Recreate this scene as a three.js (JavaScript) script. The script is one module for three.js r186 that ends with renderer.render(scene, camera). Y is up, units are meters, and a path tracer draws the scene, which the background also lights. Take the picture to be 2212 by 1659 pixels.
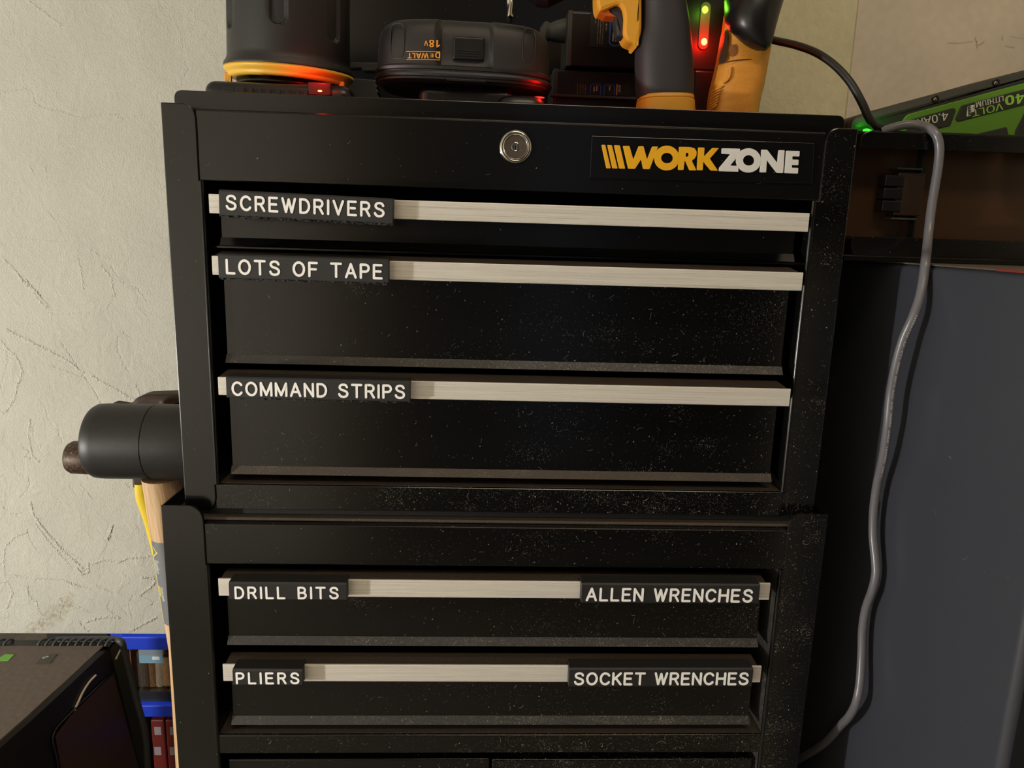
import * as THREE from 'three';
import { RoundedBoxGeometry } from 'three/addons/geometries/RoundedBoxGeometry.js';
import { mergeGeometries, toCreasedNormals } from 'three/addons/utils/BufferGeometryUtils.js';
import { FontLoader } from 'three/addons/loaders/FontLoader.js';
import { TextGeometry } from 'three/addons/geometries/TextGeometry.js';
import { RectAreaLightUniformsLib } from 'three/addons/lights/RectAreaLightUniformsLib.js';
import { createNoise2D } from 'simplex-noise';

RectAreaLightUniformsLib.init();
const scene = new THREE.Scene();
scene.background = new THREE.Color(0x000000);
const renderer = new THREE.WebGLRenderer({ antialias: true });
renderer.toneMapping = THREE.LinearToneMapping;
renderer.toneMappingExposure = 1.0;
renderer.shadowMap.enabled = true;

// ---------------------------------------------------------------- camera (2212 x 1659 picture, focal length 1600 px)
const PW = 2212, PH = 1659, F = 1600;
const camera = new THREE.PerspectiveCamera(2 * Math.atan(PH / 2 / F) * 180 / Math.PI, PW / PH, 0.02, 30);
camera.rotation.order = 'YXZ';
camera.position.set(-0.02425, 0.96814, 0.55688);
camera.rotation.set(-0.20107, -0.04752, 0.03046);
camera.updateMatrixWorld(true);
scene.add(camera);

// ---------------------------------------------------------------- lights: a globe lamp on a pole to the left, an added ceiling fill panel behind, an added bulb in the back room
const LAMP = new THREE.Vector3(-1.3, 0.66, 0.62);
const LAMP_CD = 3.95;
const CEIL_I = 5.6;

// ---------------------------------------------------------------- helpers
const V3 = (x = 0, y = 0, z = 0) => new THREE.Vector3(x, y, z), V2 = (x, y) => new THREE.Vector2(x, y);
const ray = (u, v) => V3((u - PW / 2) / F, -(v - PH / 2) / F, -1).applyQuaternion(camera.quaternion);
const cast = (u, v, axis, value) => { const d = ray(u, v), c = camera.position; return c.clone().addScaledVector(d, (value - c[axis]) / d[axis]); };
const at = (u, v, z) => cast(u, v, 'z', z), atY = (u, v, y) => cast(u, v, 'y', y), atX = (u, v, x) => cast(u, v, 'x', x);
let seed = 7;
const rnd = () => { seed = (seed + 0x6d2b79f5) | 0; let t = Math.imul(seed ^ (seed >>> 15), 1 | seed); t = (t + Math.imul(t ^ (t >>> 7), 61 | t)) ^ t; return ((t ^ (t >>> 14)) >>> 0) / 4294967296; };
const noise2 = createNoise2D(rnd), noiseB = createNoise2D(rnd);
const smooth = (a, b, x) => { const t = Math.min(1, Math.max(0, (x - a) / (b - a))); return t * t * (3 - 2 * t); };

const names = new Map();
const numbered = (n) => { const k = names.get(n) ?? 0; names.set(n, k + 1); return k ? `${n}_${String(k).padStart(3, '0')}` : n; };
function shade(o) { o.castShadow = o.receiveShadow = true; return o; }
function thing(name, label, category, base, group) {
  const o = new THREE.Group();
  o.name = numbered(name); o.position.copy(base); o.userData = { label, category };
  if (group) o.userData.group = group;
  o.userData.base = undefined; o.origin = base.clone();
  delete o.userData.base;
  scene.add(o);
  return o;
}
// part(): the geometry is given in world coordinates and moved to the parent's own origin
function part(parent, name, geo, mat, label) {
  const o = parent.origin, g = Array.isArray(geo) ? merge(geo) : geo;
  if (o) g.translate(-o.x, -o.y, -o.z);
  const m = shade(new THREE.Mesh(g, mat));
  m.name = name; m.origin = o;
  if (label) m.userData.label = label;
  parent.add(m);
  return m;
}
function struct(name, geo, mat) { const m = shade(new THREE.Mesh(Array.isArray(geo) ? merge(geo) : geo, mat)); m.name = name; m.userData.kind = 'structure'; scene.add(m); return m; }
function merge(list) {
  const out = list.map((g) => {
    const n = g.index ? g.toNonIndexed() : g.clone();
    if (!n.attributes.normal) n.computeVertexNormals();
    if (!n.attributes.uv) n.setAttribute('uv', new THREE.BufferAttribute(new Float32Array(n.attributes.position.count * 2), 2));
    for (const k of Object.keys(n.attributes)) if (!['position', 'normal', 'uv'].includes(k)) n.deleteAttribute(k);
    n.morphAttributes = {};
    return n;
  });
  return mergeGeometries(out, false);
}
// uv in metres from the side a face looks to
function metreUV(g, du = 0, dv = 0) {
  const n = g.index ? g.toNonIndexed() : g, p = n.attributes.position, uv = new Float32Array(p.count * 2), a = V3(), b = V3(), c = V3();
  for (let i = 0; i < p.count; i += 3) {
    a.fromBufferAttribute(p, i); b.fromBufferAttribute(p, i + 1); c.fromBufferAttribute(p, i + 2);
    const q = b.clone().sub(a).cross(c.clone().sub(a)), x = Math.abs(q.x), y = Math.abs(q.y), z = Math.abs(q.z);
    [a, b, c].forEach((w, k) => { const [s, t] = z >= x && z >= y ? [w.x, w.y] : y >= x ? [w.x, w.z] : [w.z, w.y]; uv[(i + k) * 2] = s + du; uv[(i + k) * 2 + 1] = t + dv; });
  }
  n.setAttribute('uv', new THREE.BufferAttribute(uv, 2));
  return n;
}
function box(x0, x1, y0, y1, z0, z1, r = 0) {
  const w = x1 - x0, h = y1 - y0, d = z1 - z0;
  const g = r ? new RoundedBoxGeometry(w, h, d, 3, Math.min(r, w * .49, h * .49, d * .49)) : new THREE.BoxGeometry(w, h, d);
  g.translate((x0 + x1) / 2, (y0 + y1) / 2, (z0 + z1) / 2);
  return g;
}
const shapeOf = (pts) => new THREE.Shape(pts.map((p) => (p.isVector2 ? p : V2(p[0], p[1]))));
function slab(shape, z1, t, bevel = 0.0003, seg = 12) {   // an outline in x and y, its front at z1, t thick
  const b = Math.min(bevel, t * .45), g = new THREE.ExtrudeGeometry(shape, { depth: t - 2 * b, bevelEnabled: b > 0, bevelThickness: b, bevelSize: b, bevelOffset: -b, bevelSegments: 2, curveSegments: seg });
  g.translate(0, 0, z1 - t + b);
  return g;
}
function alongX(profile, x0, x1, bevel = 0) {             // a closed outline of [z, y], swept from x0 to x1
  const g = new THREE.ExtrudeGeometry(shapeOf(profile), { depth: x1 - x0 - 2 * bevel, bevelEnabled: bevel > 0, bevelThickness: bevel, bevelSize: bevel, bevelOffset: -bevel, bevelSegments: 1, curveSegments: 6 });
  g.rotateY(Math.PI / 2);                                  // x -> -z, z -> x
  g.scale(1, 1, -1);                                       // so that the outline's first number is z
  const p = g.attributes.position, n = g.attributes.normal;
  for (let i = 0; i < p.count; i += 3) for (const at3 of [p, n, g.attributes.uv]) { const s = at3.itemSize; for (let k = 0; k < s; k++) { const t = at3.array[(i + 1) * s + k]; at3.array[(i + 1) * s + k] = at3.array[(i + 2) * s + k]; at3.array[(i + 2) * s + k] = t; } }
  g.translate(x0 + bevel, 0, 0);
  return g;
}
function roundedPts(pts, r, seg = 4) {                     // an outline with rounded corners
  const out = [], n = pts.length;
  for (let i = 0; i < n; i++) {
    const p = V2(...pts[i]), a = V2(...pts[(i + n - 1) % n]).sub(p), b = V2(...pts[(i + 1) % n]).sub(p), rr = Math.min(pts[i][2] ?? r, a.length() * .45, b.length() * .45);
    const s = p.clone().addScaledVector(a.normalize(), rr), e = p.clone().addScaledVector(b.normalize(), rr);
    for (let k = 0; k <= seg; k++) { const t = k / seg; out.push(V2(0, 0).addScaledVector(s, (1 - t) * (1 - t)).addScaledVector(p, 2 * t * (1 - t)).addScaledVector(e, t * t)); }
  }
  return out;
}
function tube(pts, r, seg = 60, rad = 10) { return new THREE.TubeGeometry(new THREE.CatmullRomCurve3(pts), seg, r, rad, false); }
function cyl(a, b, ra, rb = ra, n = 20) {
  const d = b.clone().sub(a), g = new THREE.CylinderGeometry(rb, ra, d.length(), n);
  g.applyQuaternion(new THREE.Quaternion().setFromUnitVectors(V3(0, 1, 0), d.clone().normalize()));
  g.translate((a.x + b.x) / 2, (a.y + b.y) / 2, (a.z + b.z) / 2);
  return g;
}
function loft(rings, caps = true, crease = 0.7) {          // rings of equally many points
  const n = rings[0].length, pos = [], idx = [], uv = [];
  rings.forEach((r, j) => { for (let i = 0; i <= n; i++) { const p = r[i % n]; pos.push(p.x, p.y, p.z); uv.push(i / n, j / (rings.length - 1)); } });
  const m = n + 1;
  for (let j = 0; j < rings.length - 1; j++) for (let i = 0; i < n; i++) { const a = j * m + i; idx.push(a, a + 1, a + m, a + 1, a + m + 1, a + m); }
  if (caps) for (const [j, flip] of [[0, true], [rings.length - 1, false]]) {
    const c = V3(0, 0, 0); rings[j].forEach((p) => c.add(p)); c.divideScalar(n);
    const k = pos.length / 3; pos.push(c.x, c.y, c.z); uv.push(.5, .5);
    for (let i = 0; i < n; i++) { const a = j * m + i; flip ? idx.push(k, a + 1, a) : idx.push(k, a, a + 1); }
  }
  const g = new THREE.BufferGeometry();
  g.setAttribute('position', new THREE.Float32BufferAttribute(pos, 3));
  g.setAttribute('uv', new THREE.Float32BufferAttribute(uv, 2));
  g.setIndex(idx);
  let vol = 0;                                              // faces look outwards
  for (let i = 0; i < idx.length; i += 3) { const [a, b, c] = [0, 1, 2].map((k) => V3().fromArray(pos, idx[i + k] * 3)); vol += a.dot(b.cross(c)); }
  if (vol < 0) { for (let i = 0; i < idx.length; i += 3) { const k = idx[i + 1]; idx[i + 1] = idx[i + 2]; idx[i + 2] = k; } g.setIndex(idx); }
  g.scale(1000, 1000, 1000);                                // toCreasedNormals welds at a hundredth of a unit
  const flat = toCreasedNormals(g, crease);
  flat.scale(.001, .001, .001);
  return flat;
}
const sup = (t, n) => { const c = Math.cos(t), s = Math.sin(t); return [Math.sign(c) * Math.abs(c) ** (2 / n), Math.sign(s) * Math.abs(s) ** (2 / n)]; };
// a ring across: from the point l to the point r, b deep in z
function flatRing(l, r, b, n = 2.6, k = 36) {
  const c = l.clone().add(r).multiplyScalar(.5), e = r.clone().sub(l).multiplyScalar(.5), out = [];
  for (let i = 0; i < k; i++) { const [x, z] = sup(-i / k * 2 * Math.PI, n); out.push(V3(c.x + e.x * x, c.y + e.y * x, c.z + b * z)); }
  return out;
}
const font = await new FontLoader().loadAsync('fonts/droid/droid_sans_bold.typeface.json');
const fontThin = await new FontLoader().loadAsync('fonts/droid/droid_sans_regular.typeface.json');
function word(s, f, w, h, t) {                              // lettering fitted to w x h, its lower left at the origin
  const g = new TextGeometry(s, { font: f, size: 1, depth: .1, curveSegments: 4, bevelEnabled: false });
  g.computeBoundingBox(); const b = g.boundingBox;
  g.translate(-b.min.x, -b.min.y, 0); g.scale(w / (b.max.x - b.min.x), h / (b.max.y - b.min.y), t / .1);
  return g;
}

// ---------------------------------------------------------------- textures
function canvasTexture(w, h, draw, srgb = true) {
  const c = document.createElement('canvas'); c.width = w; c.height = h;
  draw(c.getContext('2d'), w, h);
  const t = new THREE.CanvasTexture(c);
  if (srgb) t.colorSpace = THREE.SRGBColorSpace;
  t.wrapS = t.wrapT = THREE.RepeatWrapping;
  return t;
}
// paint with specks, hairs and crumbs of dust; metres is the width that one tile covers
function dustMap(base, tone, count, hairs, metres, haze = 0, wide = false) {
  // wide: one sheet over the whole front (0.5 x 0.25 m), with less dust on the side that is handled most
  const N = wide ? 2048 : 1024, H = 1024;
  const spot = () => { for (let k = 0; k < 40; k++) { const x = rnd(), y = rnd(); if (!wide || rnd() < .12 + .88 * smooth(.1, .75, x + .18 * noise2(x * 7, y * 5))) return [x * N, y * H]; } return [N * .8, H * .5]; };
  const t = canvasTexture(N, H, (g) => {
    g.fillStyle = base; g.fillRect(0, 0, N, H);
    const wrap = (p, f) => { for (const dx of [-N, 0, N]) for (const dy of [-H, 0, H]) { const x = p[0] + dx, y = p[1] + dy; if (x > -40 && x < N + 40 && y > -40 && y < H + 40) { g.save(); g.translate(x, y); f(); g.restore(); } } };
    for (let i = 0; i < haze; i++) {                        // crumbly patches
      const [x, y] = spot(), r = 40 + rnd() * 150, k = 50 + rnd() * 120;
      for (let j = 0; j < k; j++) { const a = rnd() * 6.28, q = r * Math.sqrt(-Math.log(1 - rnd() * .98)) * .6; g.fillStyle = `rgba(${tone},${.1 + rnd() * .35})`; g.fillRect((x + Math.cos(a) * q + N) % N, (y + Math.sin(a) * q * .7 + H) % H, 1 + rnd() * 2, 1 + rnd() * 1.5); }
    }
    for (let i = 0; i < count; i++) {
      const s = .7 + rnd() ** 3 * 2.2, al = .12 + rnd() ** 2 * .7;
      wrap(spot(), () => { g.rotate(rnd() * 3.1); g.fillStyle = `rgba(${tone},${al})`; g.fillRect(-s, -s / 2, s * (1 + rnd()), s); });
    }
    for (let i = 0; i < hairs; i++) {
      const l = 5 + rnd() * 16, al = .2 + rnd() * .5, b = (rnd() - .5) * l;
      wrap(spot(), () => { g.rotate(rnd() * 6.28); g.strokeStyle = `rgba(${tone},${al})`; g.lineWidth = .8 + rnd() * .7; g.beginPath(); g.moveTo(0, 0); g.quadraticCurveTo(l / 2, b, l, 0); g.stroke(); });
    }
  });
  t.repeat.set(1 / metres, wide ? 2 / metres : 1 / metres);
  if (wide) t.offset.set(.5, 0);
  return t;
}
function floatTexture(w, h, f, metresX, metresY = metresX) {
  const d = new Float32Array(w * h * 4);
  for (let y = 0; y < h; y++) for (let x = 0; x < w; x++) { const v = f(x, y), i = (y * w + x) * 4; d[i] = d[i + 1] = d[i + 2] = v; d[i + 3] = 1; }
  const t = new THREE.DataTexture(d, w, h, THREE.RGBAFormat, THREE.FloatType);
  t.magFilter = t.minFilter = THREE.LinearFilter; t.wrapS = t.wrapT = THREE.RepeatWrapping; t.needsUpdate = true;
  t.repeat.set(1 / metresX, 1 / metresY);
  return t;
}
const std = (o) => new THREE.MeshStandardMaterial(o), phys = (o) => new THREE.MeshPhysicalMaterial(o);

// ---------------------------------------------------------------- materials
const orange = floatTexture(256, 256, (x, y) => .5 + .25 * noise2(x / 9, y / 9) + .2 * noiseB(x / 4, y / 4), .06);
const paintOf = (map, o = {}) => phys({ color: 0xffffff, map, roughness: .21, ior: 1.53, bumpMap: orange, bumpScale: .000012, ...o });
const M = {
  paint: paintOf(dustMap('#0d0d0d', '200,196,182', 300, 16, .2)),
  paintDusty: paintOf(dustMap('#0c0c0c', '205,200,184', 5200, 260, .5, 70, true)),
  paintHeavy: paintOf(dustMap('#0c0c0c', '205,198,176', 12000, 700, .5, 300, true)),
  paintLip: paintOf(dustMap('#2a2927', '165,160,146', 30000, 900, .5, 1100, true), { roughness: .55 }),
  paintShelf: paintOf(dustMap('#3a322a', '140,124,104', 6000, 200, .2, 260), { roughness: .62 }),
  inside: std({ color: 0x060606, roughness: .6 }),
  labelBlack: std({ color: 0x222223, roughness: .55, bumpMap: floatTexture(128, 128, (x, y) => .5 + .5 * Math.sin((x + y) / 128 * 2 * Math.PI * 8), .0075), bumpScale: .00004 }),
  labelWhite: std({ color: 0xfbfbfa, roughness: .5 }),
  chrome: std({ color: 0xc9c5bd, metalness: 1, roughness: .16 }),
  chromeDull: std({ color: 0x8b8074, metalness: 1, roughness: .38 }),
  yellow: std({ color: 0xd99a2a, roughness: .5 }),
  yellowPale: std({ color: 0xe3b23a, roughness: .42 }),
  yellowBadge: std({ color: 0xe8ac1c, roughness: .45 }),
  white: std({ color: 0xd8d8d6, roughness: .5 }),
  rubber: std({ color: 0x1c1b1c, roughness: .48 }),
  plastic: std({ color: 0x1b1a1c, roughness: .38, bumpMap: floatTexture(256, 256, (x, y) => .5 + .35 * noise2(x / 2.2, y / 2.2), .02), bumpScale: .00006 }),
  plasticSmooth: std({ color: 0x111113, roughness: .35 }),
  plasticGrey: std({ color: 0x3a3d3e, roughness: .5 }),
  gripGrey: std({ color: 0x2a292c, roughness: .55 }),
  black: std({ color: 0x060606, roughness: .45 }),
  green: std({ color: 0x5a8826, roughness: .42 }),
  greenDark: std({ color: 0x25271f, roughness: .55 }),
  printGreen: std({ color: 0x8fc24a, roughness: .5 }),
  printWhite: std({ color: 0xd0cdc2, roughness: .5 }),
  redLed: std({ color: 0x330000, emissive: 0xff1410, emissiveIntensity: 9 }),
  redLedHot: std({ color: 0x330000, emissive: 0xff7a50, emissiveIntensity: 5 }),
  greenLed: std({ color: 0x0a3300, emissive: 0x9aff3a, emissiveIntensity: 3.2 }),
  greenGlow: std({ color: 0x0a3300, emissive: 0x38ff30, emissiveIntensity: 2.2 }),
  redGlass: phys({ color: 0x4a0806, roughness: .2, transmission: .45, thickness: 0, ior: 1.45 }),
};
const aluStripe = floatTexture(64, 512, (x, y) => .5 + .32 * noise2(x / 300 + 3, y / 2.1) + .18 * noiseB(x / 90, y / 5), .12, .03);
const aluMap = canvasTexture(1024, 256, (g, w, h) => {
  g.fillStyle = '#dfdbd2'; g.fillRect(0, 0, w, h);
  for (let i = 0; i < 1100; i++) { const v = rnd() < .5 ? '255,252,246' : '118,110,100', x = rnd() * w, y = rnd() * h, l = 60 + rnd() * 500, t = .8 + rnd() * 1.4; g.fillStyle = `rgba(${v},${.03 + rnd() * .08})`; g.fillRect(x, y, l, t); g.fillRect(x - w, y, l, t); }
  for (let i = 0; i < 60; i++) { g.fillStyle = `rgba(250,246,236,${.3 + rnd() * .5})`; g.fillRect(rnd() * w, rnd() * h, 1 + rnd() * 3, 1 + rnd() * 3); }
});
aluMap.repeat.set(1 / .2, 1 / .05);
M.alu = phys({ color: 0xffffff, map: aluMap, metalness: .2, roughness: .4, bumpMap: aluStripe, bumpScale: .00005 });
const woodMap = (a, b, sx, sy) => canvasTexture(256, 1024, (g, w, h) => {
  const im = g.createImageData(w, h), A = new THREE.Color(a), B = new THREE.Color(b);
  for (let y = 0; y < h; y++) for (let x = 0; x < w; x++) {
    const k = Math.min(1, Math.max(0, .5 + .35 * noise2(x / 14 + .6 * noiseB(x / 60, y / 260), y / 420) + .3 * noiseB(x / 3.1, y / 130))), c = A.clone().lerp(B, k).convertLinearToSRGB(), i = (y * w + x) * 4;
    im.data[i] = c.r * 255; im.data[i + 1] = c.g * 255; im.data[i + 2] = c.b * 255; im.data[i + 3] = 255;
  }
  g.putImageData(im, 0, 0);
});
M.wood = std({ map: woodMap(0xa9835a, 0xd4b58c), roughness: .55 });
M.woodDark = std({ map: woodMap(0x8a5a30, 0xb5804c), roughness: .6 });
const rustMap = canvasTexture(512, 512, (g, w, h) => {
  const im = g.createImageData(w, h);
  for (let y = 0; y < h; y++) for (let x = 0; x < w; x++) {
    const k = .5 + .5 * noise2(x / 26, y / 34) * .7 + .3 * noiseB(x / 8, y / 8), i = (y * w + x) * 4, m = k > .86 ? 1 : 0;
    im.data[i] = m ? 132 : 46 + 36 * k; im.data[i + 1] = m ? 122 : 34 + 24 * k; im.data[i + 2] = m ? 106 : 26 + 14 * k; im.data[i + 3] = 255;
  }
  g.putImageData(im, 0, 0);
});
M.rust = std({ map: rustMap, metalness: .4, roughness: .5 });
M.oldSteel = std({ map: rustMap, color: 0xd0c4b8, metalness: .25, roughness: .6 });

// ---------------------------------------------------------------- the room
const FLOOR = -0.15, CEILING = 2.35, WALL = -0.31, LEFT = -2.0, RIGHT = 1.7, FRONT = 1.75, REAR = -1.5;
const concrete = canvasTexture(512, 512, (g, w, h) => {
  const im = g.createImageData(w, h);
  for (let y = 0; y < h; y++) for (let x = 0; x < w; x++) { const k = 132 + 14 * noise2(x / 60, y / 60) + 9 * noiseB(x / 9, y / 9), i = (y * w + x) * 4; im.data[i] = k; im.data[i + 1] = k * .93; im.data[i + 2] = k * .84; im.data[i + 3] = 255; }
  g.putImageData(im, 0, 0);
});
struct('floor', metreUV(box(LEFT - .1, RIGHT + .1, FLOOR - .1, FLOOR, REAR - .1, FRONT + .1)), std({ map: concrete, roughness: .8 }));
struct('ceiling', box(LEFT - .1, RIGHT + .1, CEILING, CEILING + .1, REAR - .1, FRONT + .1), std({ color: 0xb9b3a6, roughness: .9 }));
struct('wall_left', box(LEFT - .1, LEFT, FLOOR, CEILING, REAR, FRONT), std({ color: 0xd8d2c2, roughness: .9 }));
struct('wall_right', box(RIGHT, RIGHT + .1, FLOOR, CEILING, REAR, FRONT), std({ color: 0xd8d2c2, roughness: .9 }));
struct('wall_rear', box(LEFT, RIGHT, FLOOR, CEILING, REAR - .1, REAR), std({ color: 0xd8d2c2, roughness: .9 }));
struct('wall_front', box(LEFT, -0.5, FLOOR, CEILING, FRONT, FRONT + .1), std({ color: 0xe6e1d4, roughness: .9 }));
struct('trim_1', box(-0.5, -0.35, FLOOR, CEILING, FRONT - .02, FRONT + .1), std({ color: 0x8a6a4c, roughness: .7 }));
struct('door_1', [box(-0.35, .10, FLOOR, CEILING, FRONT, FRONT + .1), box(.34, RIGHT, FLOOR, CEILING, FRONT, FRONT + .1), box(.10, .34, FLOOR, .25, FRONT, FRONT + .1), box(.10, .34, 2.0, CEILING, FRONT, FRONT + .1)], std({ color: 0x17110d, roughness: .7 }));  // unseen dark wall, added so the right of the chest mirrors darkness
struct('window_1', box(.10, .34, .25, 2.0, FRONT + .04, FRONT + .05), std({ color: 0x0a0a0c, emissive: 0xccd6f4, emissiveIntensity: .07, roughness: .4 }));
{ const l = new THREE.RectAreaLight(new THREE.Color(.62, .68, .92), .07, .24, 1.75); l.position.set(.22, 1.125, FRONT + .038); l.lookAt(.22, 1.125, 0); l.castShadow = true; scene.add(l); }

// plaster relief of the wall on the left: trowel edges and ridges where the photograph shows them
const TX0 = -0.72, TY0 = 0.44, TW = 0.6, TH = 0.8, RES = 2560;
const plasterLines = [
  // [zoom origin x, y, zoom scale, height, width in mm, points ...]
  [0, 0, 2.592, -1.0, .7, [0, 523, 60, 508, 130, 497, 170, 498, 190, 530, 195, 570, 220, 590, 280, 612, 340, 618, 380, 635, 440, 655, 480, 660, 520, 645, 560, 640, 670, 640]],
  [0, 0, 2.592, .7, 1.4, [150, 0, 215, 50, 280, 100, 350, 150]], [0, 0, 2.592, .4, .9, [910, 0, 960, 80, 1000, 180, 1020, 270]],
  [0, 0, 2.592, -.35, .8, [400, 305, 590, 290, 780, 325, 940, 330]], [0, 0, 2.592, -.8, .8, [1035, 345, 1055, 390, 1020, 450, 1018, 500]],
  [0, 0, 2.592, -.7, .7, [60, 1315, 80, 1333, 200, 1337, 330, 1352, 380, 1350]], [0, 0, 2.592, -.7, 1.2, [280, 1190, 320, 1250, 355, 1310]],
  [0, 0, 2.592, .5, 1, [455, 1370, 560, 1440, 610, 1450]], [0, 0, 2.592, .9, 1.3, [560, 1480, 620, 1560, 640, 1659]], [0, 0, 2.592, -.9, 1.1, [620, 1490, 680, 1580, 730, 1620, 780, 1625]],
  [0, 0, 2.592, 1.1, 1.5, [0, 1435, 60, 1490, 140, 1590, 220, 1659]], [0, 0, 2.592, .8, 1.2, [430, 1430, 455, 1530, 465, 1620]], [0, 0, 2.592, -.5, .8, [800, 870, 845, 920]], [0, 0, 2.592, -.6, .7, [870, 980, 915, 1065]],
  [0, 0, 2.592, .7, 1, [165, 930, 180, 970]], [0, 0, 2.592, .7, 1, [250, 930, 255, 970]], [0, 0, 2.592, .4, 1, [600, 640, 690, 670, 800, 640]], [0, 0, 2.592, .3, .8, [820, 30, 980, 60, 1080, 70, 1090, 120, 1060, 170]],
  [0, 600, 4.1475, 1.1, 1.6, [165, 0, 300, 150, 410, 270]], [0, 600, 4.1475, 1.2, 1, [235, 30, 330, 140, 430, 265]], [0, 600, 4.1475, -.9, 1, [985, 0, 1020, 90, 1010, 200, 965, 270]], [0, 600, 4.1475, .6, 1, [1075, 0, 1130, 70, 1220, 100, 1310, 220]],
  [0, 600, 4.1475, -.5, .9, [1180, 275, 1280, 270, 1340, 315, 1460, 320]], [0, 600, 4.1475, .4, 1.3, [375, 325, 560, 330, 990, 305]], [0, 600, 4.1475, -.5, .8, [490, 510, 560, 525, 940, 518, 970, 490]],
  [0, 600, 4.1475, -1.3, .9, [540, 570, 640, 710, 740, 860, 830, 990, 910, 1130]], [0, 600, 4.1475, 1.3, 1.8, [60, 470, 160, 520, 260, 570, 440, 660, 620, 760, 740, 850]], [0, 600, 4.1475, .8, 1, [430, 790, 560, 830, 680, 880, 760, 905]],
  [0, 600, 4.1475, 1.2, 1.1, [0, 560, 60, 640, 140, 700, 200, 840, 150, 970, 130, 1080, 60, 1190, 30, 1215, 0, 1200]], [0, 600, 4.1475, -.8, .9, [0, 620, 60, 660, 75, 740, 30, 880, 0, 1020]], [0, 600, 4.1475, 1.2, 1.4, [820, 880, 920, 940, 1060, 1020, 1210, 1100]],
  [0, 600, 4.1475, -.9, 1.2, [1060, 520, 1050, 640, 1090, 740, 1150, 840]], [0, 600, 4.1475, -1.2, 1.2, [1105, 490, 1160, 530]], [0, 600, 4.1475, -.9, .8, [360, 1090, 410, 1180, 430, 1270, 520, 1380, 560, 1480]],
  [0, 600, 4.1475, 1.2, 1.2, [265, 1270, 250, 1400, 270, 1530, 290, 1600, 340, 1650]], [0, 600, 4.1475, -.8, 1, [300, 1330, 300, 1450, 360, 1560]], [0, 600, 4.1475, 1, 1.2, [200, 1530, 250, 1560, 215, 1600, 260, 1620]], [0, 600, 4.1475, .9, 1.4, [1210, 970, 1260, 1070]],
  [0, 1000, 4.1475, -1, 1.4, [130, 20, 140, 80, 200, 110, 260, 130, 270, 200, 240, 250, 190, 300]], [0, 1000, 4.1475, -1.6, 1.7, [40, 400, 80, 440, 160, 475]], [0, 1000, 4.1475, 1.7, 1.8, [270, 360, 290, 450, 360, 560, 440, 660, 560, 790, 690, 900, 740, 960]],
  [0, 1000, 4.1475, 1.1, 1.2, [310, 540, 420, 690, 520, 810, 620, 920]], [0, 1000, 4.1475, -.8, .8, [290, 450, 400, 580, 560, 760, 700, 840, 770, 890, 800, 940]], [0, 1000, 4.1475, 1.6, 1.4, [790, 900, 790, 980, 730, 1000, 690, 940]],
  [0, 1000, 4.1475, -1.1, 1.1, [250, 600, 270, 690, 320, 770, 360, 810]], [0, 1000, 4.1475, 1, 1, [240, 620, 140, 660, 40, 750, 30, 900, 40, 1020]], [0, 1000, 4.1475, -1.3, 1.1, [140, 1010, 300, 1045, 560, 1050, 700, 1100, 820, 1135]], [0, 1000, 4.1475, -1.6, 1.9, [600, 1065, 720, 1110]],
  [0, 1000, 4.1475, -1.3, 1.2, [870, 1105, 1010, 1160]], [0, 1000, 4.1475, .9, 1.5, [830, 910, 930, 870, 1060, 885]], [0, 1000, 4.1475, 1.3, 1.7, [1060, 895, 1160, 850, 1300, 850, 1380, 825]], [0, 1000, 4.1475, -.9, 1, [1100, 990, 1170, 1030]],
  [0, 1000, 4.1475, 1.6, 1.8, [1280, 1030, 1370, 1030, 1390, 1070, 1340, 1120, 1250, 1185]], [0, 1000, 4.1475, -1.4, 1.4, [1250, 1185, 1390, 1250, 1360, 1275]], [0, 1000, 4.1475, 1.1, 1.4, [240, 1110, 250, 1200, 320, 1240, 340, 1330, 380, 1370]],
  [0, 1000, 4.1475, -.9, 1.2, [500, 1180, 590, 1260, 550, 1330, 540, 1400]], [0, 1000, 4.1475, -2, 2, [720, 1430, 760, 1480, 810, 1520]], [0, 1000, 4.1475, 1.2, 1.6, [770, 1430, 860, 1400, 980, 1380, 1070, 1390]], [0, 1000, 4.1475, -1.3, 1.5, [980, 1250, 960, 1300, 1020, 1350, 1080, 1390]],
  [0, 1000, 4.1475, -1, 1.4, [1190, 1190, 1150, 1270, 1170, 1340, 1190, 1410]], [0, 1000, 4.1475, 1.4, 1.8, [1190, 1500, 1240, 1470, 1330, 1420, 1400, 1390]], [0, 1000, 4.1475, 2.4, 2.2, [1005, 570, 985, 620, 962, 685]], [0, 1000, 4.1475, -1, 1, [620, 200, 660, 260, 680, 290]], [0, 1000, 4.1475, -.9, 1.1, [770, 100, 790, 140]],
  [0, 1000, 4.1475, 1.2, 1.6, [1110, 190, 1150, 220]], [0, 1000, 4.1475, .8, 1.3, [700, 180, 820, 325]], [0, 1000, 4.1475, .7, 1.4, [470, 1270, 700, 1290, 800, 1340]], [0, 1000, 4.1475, 1, 1.4, [0, 1080, 60, 1060, 110, 1160, 60, 1300]], [0, 1000, 4.1475, -.9, 1.2, [1050, 1260, 1150, 1370]],
];
const PN = Math.round(TW * RES), PM = Math.round(TH * RES), relief = new Float32Array(PN * PM);
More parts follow.
